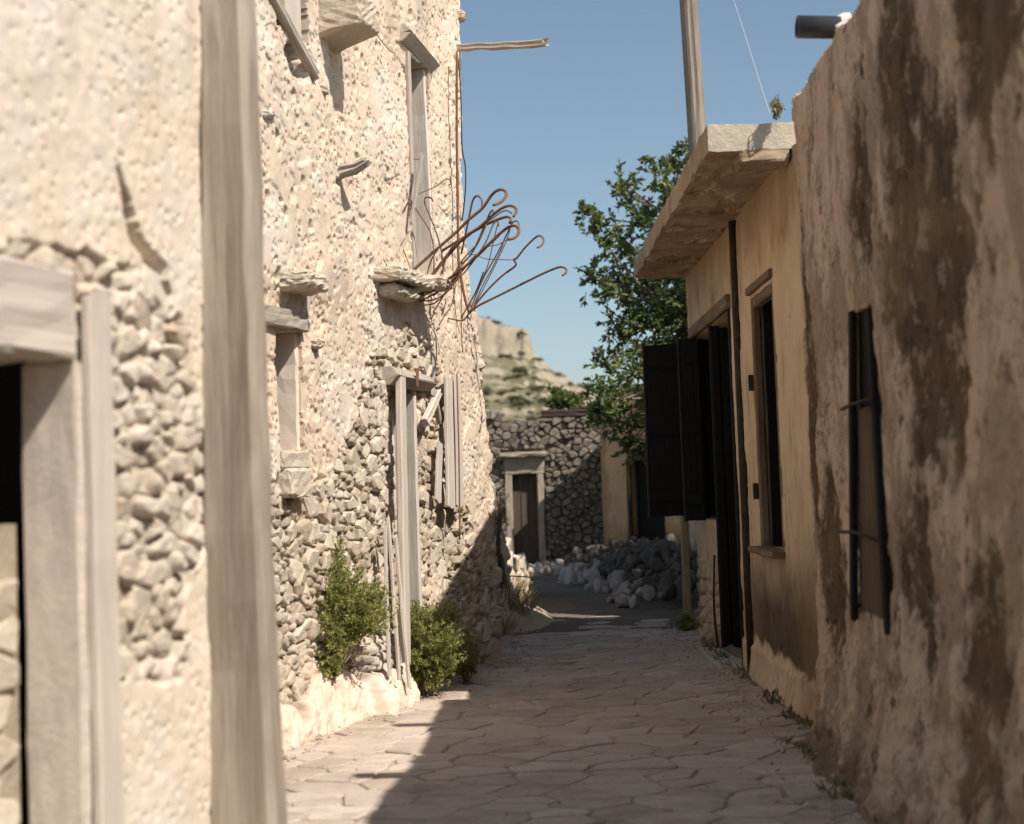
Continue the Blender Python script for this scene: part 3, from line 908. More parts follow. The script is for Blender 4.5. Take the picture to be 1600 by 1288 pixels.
RODS = [
    (cr([(350, 885), (500, 750), (660, 610), (740, 530), (830, 455), (890, 370), (925, 338), (960, 328), (988, 342), (992, 368), (970, 400), (940, 420), (905, 432)], 10.75, 10.35), .011),
    (cr([(440, 975), (540, 840), (640, 715), (720, 640), (810, 580), (900, 500), (960, 455), (1010, 437), (1048, 446), (1060, 475), (1040, 510)], 10.8, 10.4), .010),
    (cr([(420, 1030), (560, 950), (660, 890), (800, 770), (930, 640), (1000, 585), (1045, 570), (1076, 590), (1070, 630), (1040, 655), (1000, 662)], 10.85, 10.4), .011),
    (cr([(690, 760), (720, 620), (745, 500), (768, 400), (798, 370), (824, 392), (830, 440), (815, 475)], 10.9, 10.7), .008),
    (cr([(690, 830), (770, 740), (850, 560), (880, 490), (902, 466), (905, 490), (885, 525)], 11.2, 11.0), .007),
    (cr([(560, 740), (720, 640), (860, 562), (960, 520), (1005, 512), (1025, 530), (1015, 552)], 10.9, 10.5), .010),
    (cr([(500, 1040), (640, 930), (760, 800), (850, 720), (940, 640)], 10.9, 10.6), .008),
    (cr([(740, 1160), (800, 1110), (950, 1035), (1100, 960), (1220, 900), (1320, 857), (1365, 848), (1394, 862), (1392, 885), (1370, 905)], 11.9, 11.4), .009),
    (cr([(735, 1165), (850, 1020), (960, 910), (1055, 838), (1042, 800), (1062, 788), (1120, 715), (1185, 652), (1218, 638), (1243, 662), (1232, 700), (1200, 718)], 11.9, 11.5), .008),
    (cr([(745, 1155), (800, 1010), (850, 900), (930, 760), (1000, 620), (1030, 555), (1060, 538), (1078, 562), (1065, 590)], 11.95, 11.6), .006),
    (cr([(750, 1140), (810, 980), (870, 830), (905, 680), (935, 555)], 11.95, 11.7), .0045),
    (cr([(760, 1140), (830, 980), (900, 850), (975, 690)], 11.95, 11.7), .0045),
    (cr([(770, 1120), (840, 990), (920, 830), (985, 690), (1020, 590)], 11.95, 11.65), .004),
    (cr([(760, 765), (800, 768), (840, 790), (900, 796), (1035, 800)], 11.7, 11.5), .0035),
    (cr([(870, 708), (930, 700), (985, 672), (1040, 655)], 11.5, 11.5), .004),
    (cr([(660, -600), (660, -300), (660, 0), (664, 300), (668, 600), (672, 800), (690, 930), (715, 1060), (740, 1150)], 11.62, 11.62), .0105),
    (cr([(-60, 360), (0, 480), (110, 690), (215, 885)], 9.9, 10.3), .006),
    (cr([(345, 400), (300, 480), (275, 600), (280, 700), (300, 880)], 10.6, 10.6), .006),
    (cr([(280, 560), (240, 650), (222, 700), (230, 880)], 10.6, 10.5), .004),
    (cr([(345, 395), (420, 510), (485, 620), (505, 760), (505, 880)], 10.7, 10.7), .005),
    (cr([(500, 410), (490, 388), (465, 378), (445, 390), (448, 430), (490, 530), (530, 640), (560, 760), (568, 900), (560, 960)], 10.8, 10.8), .006),
    (cr([(605, 300), (622, 285), (610, 262), (585, 258), (530, 300), (470, 330), (390, 362)], 10.9, 10.7), .004),
    (cr([(335, 130), (380, 125), (440, 124)], 10.8, 10.8), .003),
    (cr([(380, 1100), (450, 1060), (540, 1010), (620, 960), (650, 900)], 10.9, 10.9), .006),
    (cr([(430, 1105), (510, 1090), (590, 1020), (640, 950), (680, 890)], 11.0, 11.0), .005),
    (cr([(500, 1150), (560, 1060), (600, 980), (660, 900)], 11.1, 11.1), .005),
    (cr([(540, 1240), (580, 1170), (625, 1100), (655, 960)], 11.2, 11.2), .004),
    (cr([(290, 700), (320, 780), (355, 870)], 10.6, 10.6), .004),
    (cr([(680, 900), (692, 1010), (690, 1120), (692, 1300), (700, 1420)], 11.6, 11.6), .004),
]
for px_ in ([(230, 890), (215, 760), (228, 690), (262, 620), (300, 470), (345, 400)], [(260, 890), (250, 800), (240, 700), (285, 590)], [(450, 960), (470, 860), (500, 780), (560, 690)],
            [(520, 1000), (560, 880), (600, 760), (640, 700)], [(600, 1000), (650, 880), (700, 800), (790, 700)], [(430, 1040), (500, 1010), (600, 930), (700, 830), (800, 690), (860, 560)],
            [(380, 1060), (470, 1075), (560, 1040), (640, 960), (690, 870)], [(690, 1190), (740, 1100), (790, 1010), (840, 880)], [(600, 1190), (640, 1200), (700, 1205), (740, 1160)],
            [(470, 960), (560, 830), (680, 690), (790, 600), (900, 520), (960, 478), (1000, 470), (1030, 490)], [(330, 880), (300, 760), (310, 640), (350, 520), (352, 420)], [(640, 960), (740, 850), (850, 690), (905, 560), (935, 545), (940, 575)]):
    RODS.append((cr(px_, 10.75, 10.7), .0055))
for pts, r_ in RODS: rod('reinforcing_bar', pts, r_ * 1.05)
rod('black_cable', [(716, 85, 11.9), (720, 150, 11.85), (722, 230, 11.8), (727, 260, 11.8), (727, 300, 11.8), (722, 345, 11.9)], .006, M_cable)
rod('thin_cable', [(563, -10, 10.2), (580, 40, 10.2), (605, 75, 10.25), (618, 84, 10.3)], .0035, M_cable)
plank('cane', inv @ at(660, 242, 10.7), inv @ at(642, 350, 10.6), (1, 0, 0), .028, .024, .024, HOUSE, M_greywood, 41)
plank('roof_pole', inv @ at(690, 77, 12.0), inv @ at(853, 65, 11.55), (0, 0, 1), .052, .062, .05, HOUSE, M_greywood, 42, .012, .03)
# end stones of the ruined corner
def corner_stones():
    r = np.random.RandomState(15)
    for i in range(26):
        v = .12 + i * .105 + r.rand() * .03
        if v > 2.9: break
        me = rock_mesh(.09 + .06 * r.rand(), 500 + i, .6)
        me.materials.append(M_stone)
        o = bpy.data.objects.new('corner_stone', me)
        o.location = (float(redge(v)) - .05 + .04 * r.rand(), .05 + .08 * r.rand(), v); o.rotation_euler = (r.rand() * .4, r.rand() * .4, r.rand() * 6)
        link(o, HOUSE)
corner_stones()

# ------------------------------------------------------------------ the near plastered house with the timber post
NEAR = empty('plastered_house', (-.96, 5.3, 0), A_L, 'closest sunlit house, cream plaster with a crack above a low timber lintel, blocked doorway', 'house')
NDOOR = (-2.3, -1.12, 0.0, 1.93)
def erosion_N(u, v):
    n = .16 * fbm(u * 3, v * 3, 4, 51) + .06 * fbm(u * 11, v * 11, 3, 52)
    e = sstep(-.02, .04, np.minimum(np.minimum(u + 1.10, (-.40 + .1 * np.sin(v * 5)) - u) * 1.5, np.minimum(2.16 - v, v - .95)) + n)
    top = sstep(0, .03, .06 - np.abs(v - 2.2) + n * .3) * sstep(-.75, -.9, u)
    return np.maximum(e, top * .9)
def w_near(u, v):
    e = erosion_N(u, v)
    big = .02 * fbm(u * 1.5, v * 1.5, 3, 53)
    f1, f2, idr = worley(u / .05, v / .05, 54, 1.0)
    chunk = .006 * (1 - sstep(0, .8, f1)) * (idr > .4)
    g1, g2, idg = worley(u / .035, v / .045, 55, 1.0)
    pit = .007 * sstep(.34, .15, g1) * (idg < .22 + .5 * fbm(u * 2, v * 2, 2, 56))
    pl = big + .0028 * fbm(u * 14, v * 14, 3, 57) + .5 * chunk - pit
    ck = segdist(u + .02 * fbm(u * 20, v * 20, 2, 58), v, [(-.86, 2.55), (-.82, 2.45), (-.79, 2.35), (-.70, 2.29), (-.62, 2.26), (-.58, 2.18), (-.56, 2.05)])
    wid = .012 + .024 * sstep(2.1, 2.35, v) * sstep(2.56, 2.42, v)
    pl = pl - .15 * sstep(wid, wid * .5, ck)
    r1, r2, idq = worley(u / .10, v / .075, 59, 1.0)
    ru = big - .038 + .045 * sstep(0, .4, r2 - r1) * (.4 + idq) + .014 * fbm(u * 16, v * 16, 3, 60)
    return pl * (1 - e) + ru * e
def mask_near(u, v):
    a, b, c, d = NDOOR
    return ~((u > a) & (u < b) & (v > c - .1) & (v < d + .25))
field('wall', np.arange(-3.2, -.18, .007), np.arange(-.02, 3.6, .007), w_near, mask_near, .17, NEAR, M_near,
      {'stone': lambda u, v, w: .75 * erosion_N(u, v), 'white': lambda u, v, w: np.clip(.2 + .3 * fbm(u * 2, v * 2, 3, 61), 0, .6),
       'dirt': lambda u, v, w: .25 * sstep(.05, .4, fbm(u * 6, v * 1.2, 4, 62)) * sstep(2.6, 3.2, v)})
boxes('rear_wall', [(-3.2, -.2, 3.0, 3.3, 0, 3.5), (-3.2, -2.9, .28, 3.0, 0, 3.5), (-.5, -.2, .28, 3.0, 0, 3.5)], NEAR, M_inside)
boxes('roof', [(-3.25, -.19, .27, 3.35, 3.5, 3.59)], NEAR, M_concrete)
rough_box('door_lintel', -2.5, -1.135, -.022, .25, 1.925, 2.185, NEAR, M_paleboard, (9, 4, 4), .006, .012, 63)
rough_box('door_jamb', -1.13, -1.085, -.012, .185, -.02, 1.92, NEAR, M_paleboard, (2, 4, 12), .004, .01, 64)
plank('jamb_casing', (-1.03, -.03, -.02), (-1.045, -.03, 2.125), (1, 0, 0), .125, .115, .035, NEAR, M_paleboard, 65)
POSTO = plank('corner_post', (-.345, -.125, -.05), (-.275, -.07, 3.75), (0, 1, 0), .27, .17, .12, NEAR, M_post, 66, .012)
def infill():
    r = np.random.RandomState(8)
    sites = scatter(-2.3, -1.14, 0, 1.5, lambda a, b: .12, 1500, 9, kv=1.4)
    boxes('infill_mortar', [(-2.29, -1.135, .205, .26, 0, 1.44)], NEAR, M_mortar)
    cells = voronoi([(a, b * 1.4) for a, b in sites], .2)
    wall_stones(NEAR, sites, cells, lambda u, v: u * 0 - .20, lambda a, b: b < 1.42, M_stone, r, (.012, .03), [(-1.15, 0, -1, 3)], 80, .01, 1.4)
infill()
def stones_near():
    r = np.random.RandomState(18)
    raw = scatter(-1.0, -.3, .2, 2.2, lambda a, b: .08 + .09 * abs(math.sin(a * 9 + b * 5)) ** 2, 1800, 19, kv=1.3)
    cells = voronoi([(a, b * 1.3) for a, b in raw], .16)
    wall_stones(NEAR, raw, cells, lambda u, v: u * 0 - .026, lambda a, b: float(erosion_N(np.array([a]), np.array([b]))[0]) > .5, M_stone, r, (.0, .032), [(-2.5, -.965, -1, 2.16)], 150, .06, 1.3)
stones_near()

# ------------------------------------------------------------------ ochre house with the concrete canopy
A_R = -math.pi / 2
XO = 1.68
OCHRE = empty('ochre_house', (1.764, 13.965, -.07), A_R, 'shaded ochre house with a projecting concrete canopy, open dark shutter and tall narrow window', 'house')
OCHRE.scale = (1.05, 1.05, 1.05)  # whole house scaled up about the camera position, its location above baked to suit
def uy(y): return 13.3 - y
OW = (uy(9.83), uy(8.97), 1.02, 2.74)
OD1 = (uy(11.88), uy(10.74), .10, 2.78); OD2 = (uy(12.94), uy(10.74), 1.15, 2.78)
def w_ochre(u, v):
    w = .012 * fbm(u * 1.1, v * 1.1, 3, 101) + .004 * fbm(u * 9, v * 9, 3, 102)
    p = fbm(u * 3, v * 3, 4, 103)
    w = w - .006 * sstep(.2, .24, p)
    pl = .30 + .05 * fbm(u * 3, v * 0 + 1, 3, 104)
    w = w + .022 * sstep(.02, -.02, v - pl) + .05 * sstep(.25, 0, v) * sstep(2.6, 3.2, u)
    low = sstep(.9, .5, v + .25 * fbm(u * 5, v * 5, 3, 105)) * sstep(2.0, 1.6, u)        # render gone at the far foot, stones show
    r1, r2, idq = worley(u / .16, v / .12, 106, 1.0)
    w = w + low * (-.03 + .045 * sstep(0, .4, r2 - r1) * (.4 + idq))
    gx = uy(10.40) + .015 * np.sin(v * 2)
    w = w - .075 * sstep(.085, .06, np.abs(u - gx + .025 * fbm(v * 3, v * 0, 2, 107))) * sstep(.1, .3, v)        # chase for a drain
    return w
def mask_ochre(u, v):
    k = np.ones(u.shape, bool)
    for (a, b, c, d) in (OW, OD1, OD2): k &= ~((u > a) & (u < b) & (v > c) & (v < d))
    return k
def dirt_ochre(u, v, w):
    n = .14 * fbm(u * 4, v * 3, 4, 108) + .05 * fbm(u * 18, v * 6, 2, 118)
    lo = np.interp(u, [2.6, 3.0, 4.0, 5.3], [.36, .36, .34, .30])
    d = sstep(lo - .01, lo + .03, v + n * .5) * sstep(1.15, .58, v - n) * sstep(2.5, 2.8, u)
    d = d * (.75 + .25 * sstep(2.8, 3.6, u))
    ch = sstep(.085, .06, np.abs(u - uy(10.40))) * .93
    crn = .5 * sstep(.35, .05, u - 0 + .2 * fbm(u * 3, v * 2, 3, 109)) * sstep(1.2, .4, v)
    return np.clip(np.maximum(np.maximum(d * .95, ch), crn), 0, 1)
def brown_ochre(u, v, w):
    n = fbm(u * 3.2, v * 1.6, 4, 110)
    top = sstep(2.6, 3.35, v + .5 * n) * .75
    nearc = .55 * sstep(4.4, 5.2, u + .4 * n) * sstep(1.4, .9, v)
    return np.clip(np.maximum(top, nearc) + .25 * sstep(.2, .5, n), 0, .9)
field('wall', np.arange(-.0, 5.60, .013), np.arange(-.02, 3.42, .013), w_ochre, mask_ochre, .20, OCHRE, M_ochre, {'dirt': dirt_ochre, 'brown': brown_ochre})
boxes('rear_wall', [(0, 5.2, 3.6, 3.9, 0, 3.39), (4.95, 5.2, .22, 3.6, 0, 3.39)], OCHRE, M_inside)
rough_box('end_wall', -.005, .3, .205, 3.6, 0, 3.39, OCHRE, M_ochre, (3, 8, 8), .008, .02, 119)
boxes('interior_floor', [(.31, 4.94, .21, 3.59, .02, .10)], OCHRE, M_inside)
def canopy():
    """concrete slab: soffit and edge as an uneven sheet with thickness"""
    us = np.arange(0.02, 5.14, .03); ys = np.arange(-.49, .30, .02)
    U, Yl = np.meshgrid(us, ys, indexing='ij')
    sag = .012 * fbm(U * 1.4, Yl * 3, 3, 111)
    ey = Yl + np.where(Yl < -.44, .018 * fbm(U * 3, U * 0, 4, 112), 0)
    scab = .02 * sstep(.12, .17, fbm(U * 2.2, Yl * 4, 4, 113))
    zb = 3.40 + sag + scab + .006 * fbm(U * 12, Yl * 12, 2, 114)
    zt = 3.555 + .012 * fbm(U * 3, Yl * 4, 3, 115)
    n = U.size; idx = np.arange(n).reshape(U.shape)
    P = np.concatenate([np.stack([U, ey, zb], -1).reshape(-1, 3), np.stack([U, ey, zt], -1).reshape(-1, 3)])
    qb = np.stack([idx[:-1, :-1], idx[:-1, 1:], idx[1:, 1:], idx[1:, :-1]], -1).reshape(-1, 4)
    qt = np.stack([idx[:-1, :-1], idx[1:, :-1], idx[1:, 1:], idx[:-1, 1:]], -1).reshape(-1, 4) + n
    sides = []
    for e in (idx[:, 0], idx[::-1, -1], idx[0, ::-1], idx[-1, :]):
        sides.append(np.stack([e[:-1], e[1:], e[1:] + n, e[:-1] + n], -1))
    me = npmesh('canopy', P, np.concatenate([qb, qt] + sides), False)
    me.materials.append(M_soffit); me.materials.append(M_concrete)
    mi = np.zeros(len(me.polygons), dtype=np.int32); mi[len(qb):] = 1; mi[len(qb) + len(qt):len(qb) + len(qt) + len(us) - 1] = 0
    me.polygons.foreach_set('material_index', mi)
    o = obj('canopy', me, OCHRE)
canopy()
boxes('roof', [(0.02, 5.12, .302, 3.9, 3.395, 3.55)], OCHRE, M_concrete)
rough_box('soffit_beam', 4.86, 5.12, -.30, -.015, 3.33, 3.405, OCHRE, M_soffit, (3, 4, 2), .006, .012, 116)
rough_box('parapet_stub', 4.99, 5.15, .03, .29, 3.56, 3.73, OCHRE, M_concrete, (6, 7, 6), .008, .035, 117)
# window of the ochre house
def frame_bar(name, a, b, side, w, th, mat, seed, parent=OCHRE): return plank(name, a, b, side, w, w, th, parent, mat, seed, .002, .002)
a, b, c, d = OW
frame_bar('window_frame', (a + .03, .03, c), (a + .03, .03, d), (1, 0, 0), .06, .06, M_brownwood, 121)
frame_bar('window_frame', (b - .03, .035, c), (b - .03, .035, d), (1, 0, 0), .06, .07, M_brownwood, 122)
frame_bar('window_frame', (a + .061, .035, d - .035), (b - .061, .035, d - .035), (0, 0, 1), .07, .07, M_brownwood, 123)
frame_bar('window_sill', (a - .04, -.02, c - .012), (b + .04, -.02, c - .012), (0, 1, 0), .13, .045, M_brownwood, 124)
frame_bar('window_lintel', (a - .02, -.01, d + .05), (b + .02, -.01, d + .05), (0, 0, 1), .055, .04, M_brownwood, 125)
rough_box('dark_jamb_panel', a + .012, a + .05, .082, .62, c + .01, d - .01, OCHRE, M_black, (2, 4, 8), .002, .006, 126)  # black panel added so the window opening reads dark
for z_ in (1.35, 2.1): rough_box('hinge', a - .02, a + .012, -.035, .0, z_, z_ + .11, OCHRE, M_darkwood, (2, 2, 2), .001, .004, 127)
# door with open shutter leaves
a, b, c, d = OD2
frame_bar('door_lintel', (a - .06, -.012, d + .055), (b + .04, -.012, d + .055), (0, 0, 1), .11, .07, M_brownwood, 131)
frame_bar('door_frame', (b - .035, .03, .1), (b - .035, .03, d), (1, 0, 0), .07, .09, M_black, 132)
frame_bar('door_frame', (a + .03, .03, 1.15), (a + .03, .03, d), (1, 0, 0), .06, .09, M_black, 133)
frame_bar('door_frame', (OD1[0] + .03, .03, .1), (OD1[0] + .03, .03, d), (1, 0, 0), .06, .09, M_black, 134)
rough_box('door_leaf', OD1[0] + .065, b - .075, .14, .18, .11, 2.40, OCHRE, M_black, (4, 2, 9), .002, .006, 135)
rough_box('door_dark_panel', OD1[0] + .005, OD1[0] + .06, .08, .6, .11, 2.76, OCHRE, M_black, (2, 4, 8), .002, .006, 137)  # black panels added on both jambs so the doorway reads dark
rough_box('door_dark_panel', a + .005, a + .06, .08, .6, 1.17, 2.76, OCHRE, M_black, (2, 4, 8), .002, .006, 138)
rough_box('door_step', OD1[0] - .05, b + .06, -.20, .19, -.02, .10, OCHRE, M_concrete, (6, 4, 2), .008, .015, 136)
def shutter_leaf(u, y0, y1, z0, z1, seed, tilt=0):
    """leaf of boards with rails, swung open square to the wall"""
    w = (y1 - y0) / 3
    e = bpy.data.objects.new('shutter', None); e.location = (u, y1, z0); e.rotation_euler = (0, 0, tilt); link(e, OCHRE)
    for k in range(3):
        plank('board', (0, -(k + .5) * w, 0), (0, -(k + .5) * w, z1 - z0 - .006 * k), (0, 1, 0), w + .001, w + .001, .026 + .003 * (k % 2), e, M_shutter, seed + k, .0008, .002)
    for zz in (.18, (z1 - z0) * .5, z1 - z0 - .18):
        plank('rail', (.024, -.02, zz), (.024, -(y1 - y0) + .02, zz), (0, 0, 1), .09, .09, .02, e, M_shutter, seed + 7, .001, .002)
    plank('edge_rail', (.0, -(y1 - y0) - .012, -.01), (.0, -(y1 - y0) - .012, z1 - z0 + .01), (0, 1, 0), .022, .022, .04, e, M_darkwood, seed + 9, .002, .002)
shutter_leaf(uy(12.86), -.46, -.01, 1.18, 2.74, 140, .02)
shutter_leaf(uy(12.60), -.17, -.005, 1.14, 2.76, 155, -.05)
tubes('drain_pipe', [([(uy(10.40), .0, .05), (uy(10.40) + .012, .0, 1.2), (uy(10.40), .0, 2.4), (uy(10.40) - .01, .0, 3.39)], .038, .036, 8)], OCHRE, M_darkwood)
tubes('stray_cable', [(smooth_path([(uy(11.93), -.03, .05), (uy(11.95), -.05, .4), (uy(11.97), -.03, .8), (uy(11.98), -.02, .86)]), .012, .008, 6)], OCHRE, M_darkwood)

# ------------------------------------------------------------------ near shaded house
STAIN = empty('stained_house', (1.66, 8.1, 0), A_R, 'closest house on the shaded side, brown streaked render with a barred narrow window', 'house')
def stains(u, v, w):
    n = .62 * fbm(u * 2.6, v * 1.4, 6, 241, .6) + .42 * fbm(u * 7, v * 4.2, 5, 246, .6)
    f = np.full(u.shape, -1.0)
    for (cu, cv, ru, rv) in ((2.45, 2.3, .62, 1.0), (2.3, 3.2, .35, .6), (3.3, 3.1, .45, .5), (3.0, .65, .30, .60), (.22, 2.0, .20, .85), (.55, 1.0, .35, .5), (2.2, 1.1, .25, .5), (4.6, 2.2, .6, 1.0), (1.55, 2.75, .30, .40), (5.8, 2.6, .5, .9)):
        f = np.maximum(f, .72 * (1 - np.hypot((u - cu) / ru, (v - cv) / rv)))
    return .95 * (.42 * sstep(-.15, .30, f + n) + .58 * sstep(.06, .16, f + n))
def w_stain(u, v):
    w = .03 * fbm(u * .9, v * .8, 3, 201) + .012 * fbm(u * 4, v * 3, 3, 202)
    f1, f2, idr = worley(u / .07, v / .10, 203, 1.0)
    w = w + .009 * fbm(u * 13, v * 9, 3, 204) + .004 * fbm(u * 40, v * 40, 2, 205)
    sc = fbm(u * 2.2, v * 1.3, 5, 206)
    w = w - .012 * sstep(.08, .13, sc) - .010 * sstep(.32, .15, f1) * (idr < .25)
    fl = np.interp(u, [0, .4, 1.2, 2.0, 4], [.03, .05, .14, .20, .20])
    w = w + fl * np.exp(-v / .35) + .05 * sstep(.9, .1, v) * fbm(u * 5, v * 5, 4, 207) * 1.2
    cr_ = segdist(u, v, [(.02, 2.72), (.10, 2.80), (.17, 2.86), (.20, 2.92)])
    w = w - .05 * sstep(.02, .006, cr_)
    w = w - .009 * sstep(.12, .20, stains(u, v, w)) - .005 * sstep(.55, .62, stains(u, v, w))
    w = w - .03 * sstep(.12, 0, u) * (1 + fbm(v * 6, v * 0, 3, 208))
    return w
SLOT = [(1.27, 2.29), (1.02, .84), (1.76, .82), (1.62, 2.27)]
def mask_stain(u, v):
    left = np.interp(v, [.84, 2.29], [1.04, 1.27]); right = np.interp(v, [.84, 2.29], [1.74, 1.62])
    j = .015 * fbm(u * 12, v * 12, 2, 209)
    hole = (u > left + j) & (u < right + j) & (v > .84 + j) & (v < 2.28 + j)
    top = 3.66 + .22 * sstep(1.7, 3.6, u) + .05 * fbm(u * 2, u * 0 + 5, 4, 210) + .02 * fbm(u * 11, u * 0, 3, 211)
    edge = -.0 + .05 * fbm(v * 2.2, v * 0 + 3, 4, 212) + .04 + np.where(v < .4, -.03, 0)
    return ~hole & (v < top) & (u > edge)
field('wall', np.concatenate([np.arange(-.02, 3.9, .0085), np.arange(3.9, 8.0, .03)]), np.arange(-.02, 4.12, .0085), w_stain, mask_stain, .22, STAIN, M_stained,
      {'stain': stains, 'dirt': lambda u, v, w: .7 * sstep(.25, .02, v + .2 * fbm(u * 5, v * 5, 3, 213))})
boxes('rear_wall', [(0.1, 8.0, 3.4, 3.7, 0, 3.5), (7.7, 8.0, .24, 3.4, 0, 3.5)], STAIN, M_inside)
rough_box('end_wall', .06, .30, .10, 3.4, 0, 3.58, STAIN, M_stained, (3, 8, 8), .01, .03, 214)
boxes('roof', [(0.1, 8.0, .225, 3.7, 3.50, 3.595)], STAIN, M_concrete)
plank('window_board', (1.40, .02, .80), (1.43, .02, 1.80), (1, 0, 0), .50, .34, .03, STAIN, M_slatboard, 221)
plank('window_bar', (1.085, -.02, .80), (1.28, -.005, 2.28), (1, 0, 0), .058, .055, .03, STAIN, M_black, 222)
plank('window_bar', (1.73, -.02, .80), (1.60, -.005, 2.26), (1, 0, 0), .062, .058, .03, STAIN, M_black, 223)
plank('dark_reveal', (1.075, .13, .86), (1.285, .13, 2.27), (0, 1, 0), .20, .20, .03, STAIN, M_black, 224)  # black board added so the recess looks deep in shade
plank('dark_backing', (1.43, .045, 1.80), (1.44, .045, 2.30), (1, 0, 0), .46, .42, .03, STAIN, M_black, 225)  # black backing standing in for the dark of the opening
tubes('window_rod', [([(1.05, -.06, 1.22), (1.4, -.07, 1.23), (1.86, -.06, 1.20)], .009, .009, 6)], STAIN, M_darkwood)
tubes('window_rod', [([(1.16, -.05, 1.82), (1.4, -.06, 1.83), (1.74, -.05, 1.84)], .009, .009, 6)], STAIN, M_darkwood)
def drain(u, z, name='roof_drain'):
    """short black spout through the parapet, bedded in white cement"""
    k = 20; V = []; F = []
    for (y, r_) in ((.12, .056), (-.17, .056), (-.17, .047), (.10, .047)):
        for j in range(k):
            t = 2 * math.pi * j / k; V.append((r_ * math.cos(t), y, r_ * math.sin(t)))
    for i in range(3):
        for j in range(k): F.append((i * k + j, i * k + (j + 1) % k, (i + 1) * k + (j + 1) % k, (i + 1) * k + j))
    o = obj(name, mesh(name, V, F, True), STAIN, (u, .0, z), M_pipe)
    o.rotation_euler = (rad(-3), 0, 0)
    c = obj('cement_collar', rock_mesh(.085, 230 + int(u * 10), 1.0), o, (0.02, .06, -.0), M_cement)
    return o
drain(8.1 - 7.0, 3.735); drain(8.1 - 5.35, 3.85)
# lumps of lime and stone along the broken top of the wall
def top_lumps():
    r = np.random.RandomState(66)
    V = []; F = []
    for i in range(90):
        u = .05 + r.rand() * 3.2
        me = rock_mesh(.012 + .03 * r.rand() ** 2, 700 + i, .7, 1)
        off = len(V); o = (u, .02 + r.rand() * .16, 3.655 + .22 * float(sstep(1.7, 3.6, np.array(u))) + .05 * float(fbm(np.array(u * 2), np.array(5.), 4, 210)))
        for v in me.vertices: V.append((v.co.x + o[0], v.co.y + o[1], v.co.z + o[2]))
        for f in me.polygons: F.append(tuple(x + off for x in f.vertices))
        bpy.data.meshes.remove(me)
    tag(obj('broken_coping', mesh('broken_coping', V, F), STAIN, mat=M_cement), kind='stuff')
top_lumps()

# ------------------------------------------------------------------ far stone house and its door
FAR = empty('fieldstone_house', (-3.2, 27.0, 0), 0, 'low roofless grey fieldstone house closing the end of the alley, small door with stone cornice', 'house')
FD = (3.14, 3.64, 0, 1.74)
def far_top(u): return 2.74 + .05 * fbm(u * 2, u * 0, 3, 301) + np.interp(u, [0, 2.5, 3.3, 4.9], [.15, .1, .0, -.02])
def w_far(u, v):
    r1, r2, idq = worley(u / .12, v / .1, 302, 1.0)
    return .03 * fbm(u * 1.5, v * 1.5, 3, 303) - .04 + .04 * sstep(0, .4, r2 - r1) * idq + .02 * fbm(u * 9, v * 9, 3, 304)
field('wall', np.arange(0, 4.9, .022), np.arange(-.02, 3.0, .022), w_far,
      lambda u, v: ~((u > FD[0]) & (u < FD[1]) & (v < FD[3])) & (v < far_top(u)), .35, FAR, M_darkmortar)
def stones_far():
    r = np.random.RandomState(31)
    raw = scatter(2.55, 4.9, .05, 2.85, lambda a, b: .09 + .13 * (.5 + .5 * math.sin(a * 7 + 2 * math.sin(b * 4))) ** 2, 5500, 32, kv=1.3)
    cells = voronoi([(a, b * 1.3) for a, b in raw], .2)
    return wall_stones(FAR, raw, cells, lambda u, v: u * 0 - .02, lambda a, b: b < far_top(np.array([a]))[0] + .02, M_farstone, r, (.02, .11), [(FD[0] - .13, FD[1] + .13, 0, 2.2)], 290, .09, 1.3)
stones_far()
boxes('rear_wall', [(0, 4.85, 4.0, 4.35, 0, 2.6), (0, .35, .36, 4.0, 0, 2.6), (4.5, 4.85, .36, 4.0, 0, 2.6)], FAR, M_mortar)
boxes('roof', [(2.6, 4.49, .37, 3.99, 2.3, 2.45)], FAR, M_inside)
rough_box('door_jamb', FD[0] - .12, FD[0] + .01, -.06, .30, 0, 1.735, FAR, M_oldstone, (2, 3, 8), .008, .015, 311)
rough_box('door_jamb', FD[1] - .01, FD[1] + .11, -.06, .30, 0, 1.735, FAR, M_oldstone, (2, 3, 8), .008, .015, 312)
rough_box('door_lintel', FD[0] - .13, FD[1] + .13, -.06, .30, 1.74, 2.05, FAR, M_oldstone, (5, 3, 3), .01, .02, 313)
rough_box('door_cornice', FD[0] - .22, FD[1] + .18, -.22, .28, 2.055, 2.14, FAR, M_oldstone, (6, 4, 2), .014, .025, 314)
for k in range(3):
    plank('door_board', (FD[0] + .09 + k * .155, .16, .02), (FD[0] + .09 + k * .155, .16, 1.72), (1, 0, 0), .145, .145, .03, FAR, M_olddoor, 315 + k)
plank('roof_beam', (3.75, .02, 2.86), (5.0, -.02, 2.84), (0, 0, 1), .15, .15, .16, FAR, M_darkwood, 320)
plank('roof_beam', (4.3, .12, 2.93), (5.3, .15, 2.92), (0, 0, 1), .10, .10, .10, FAR, M_darkwood, 321)

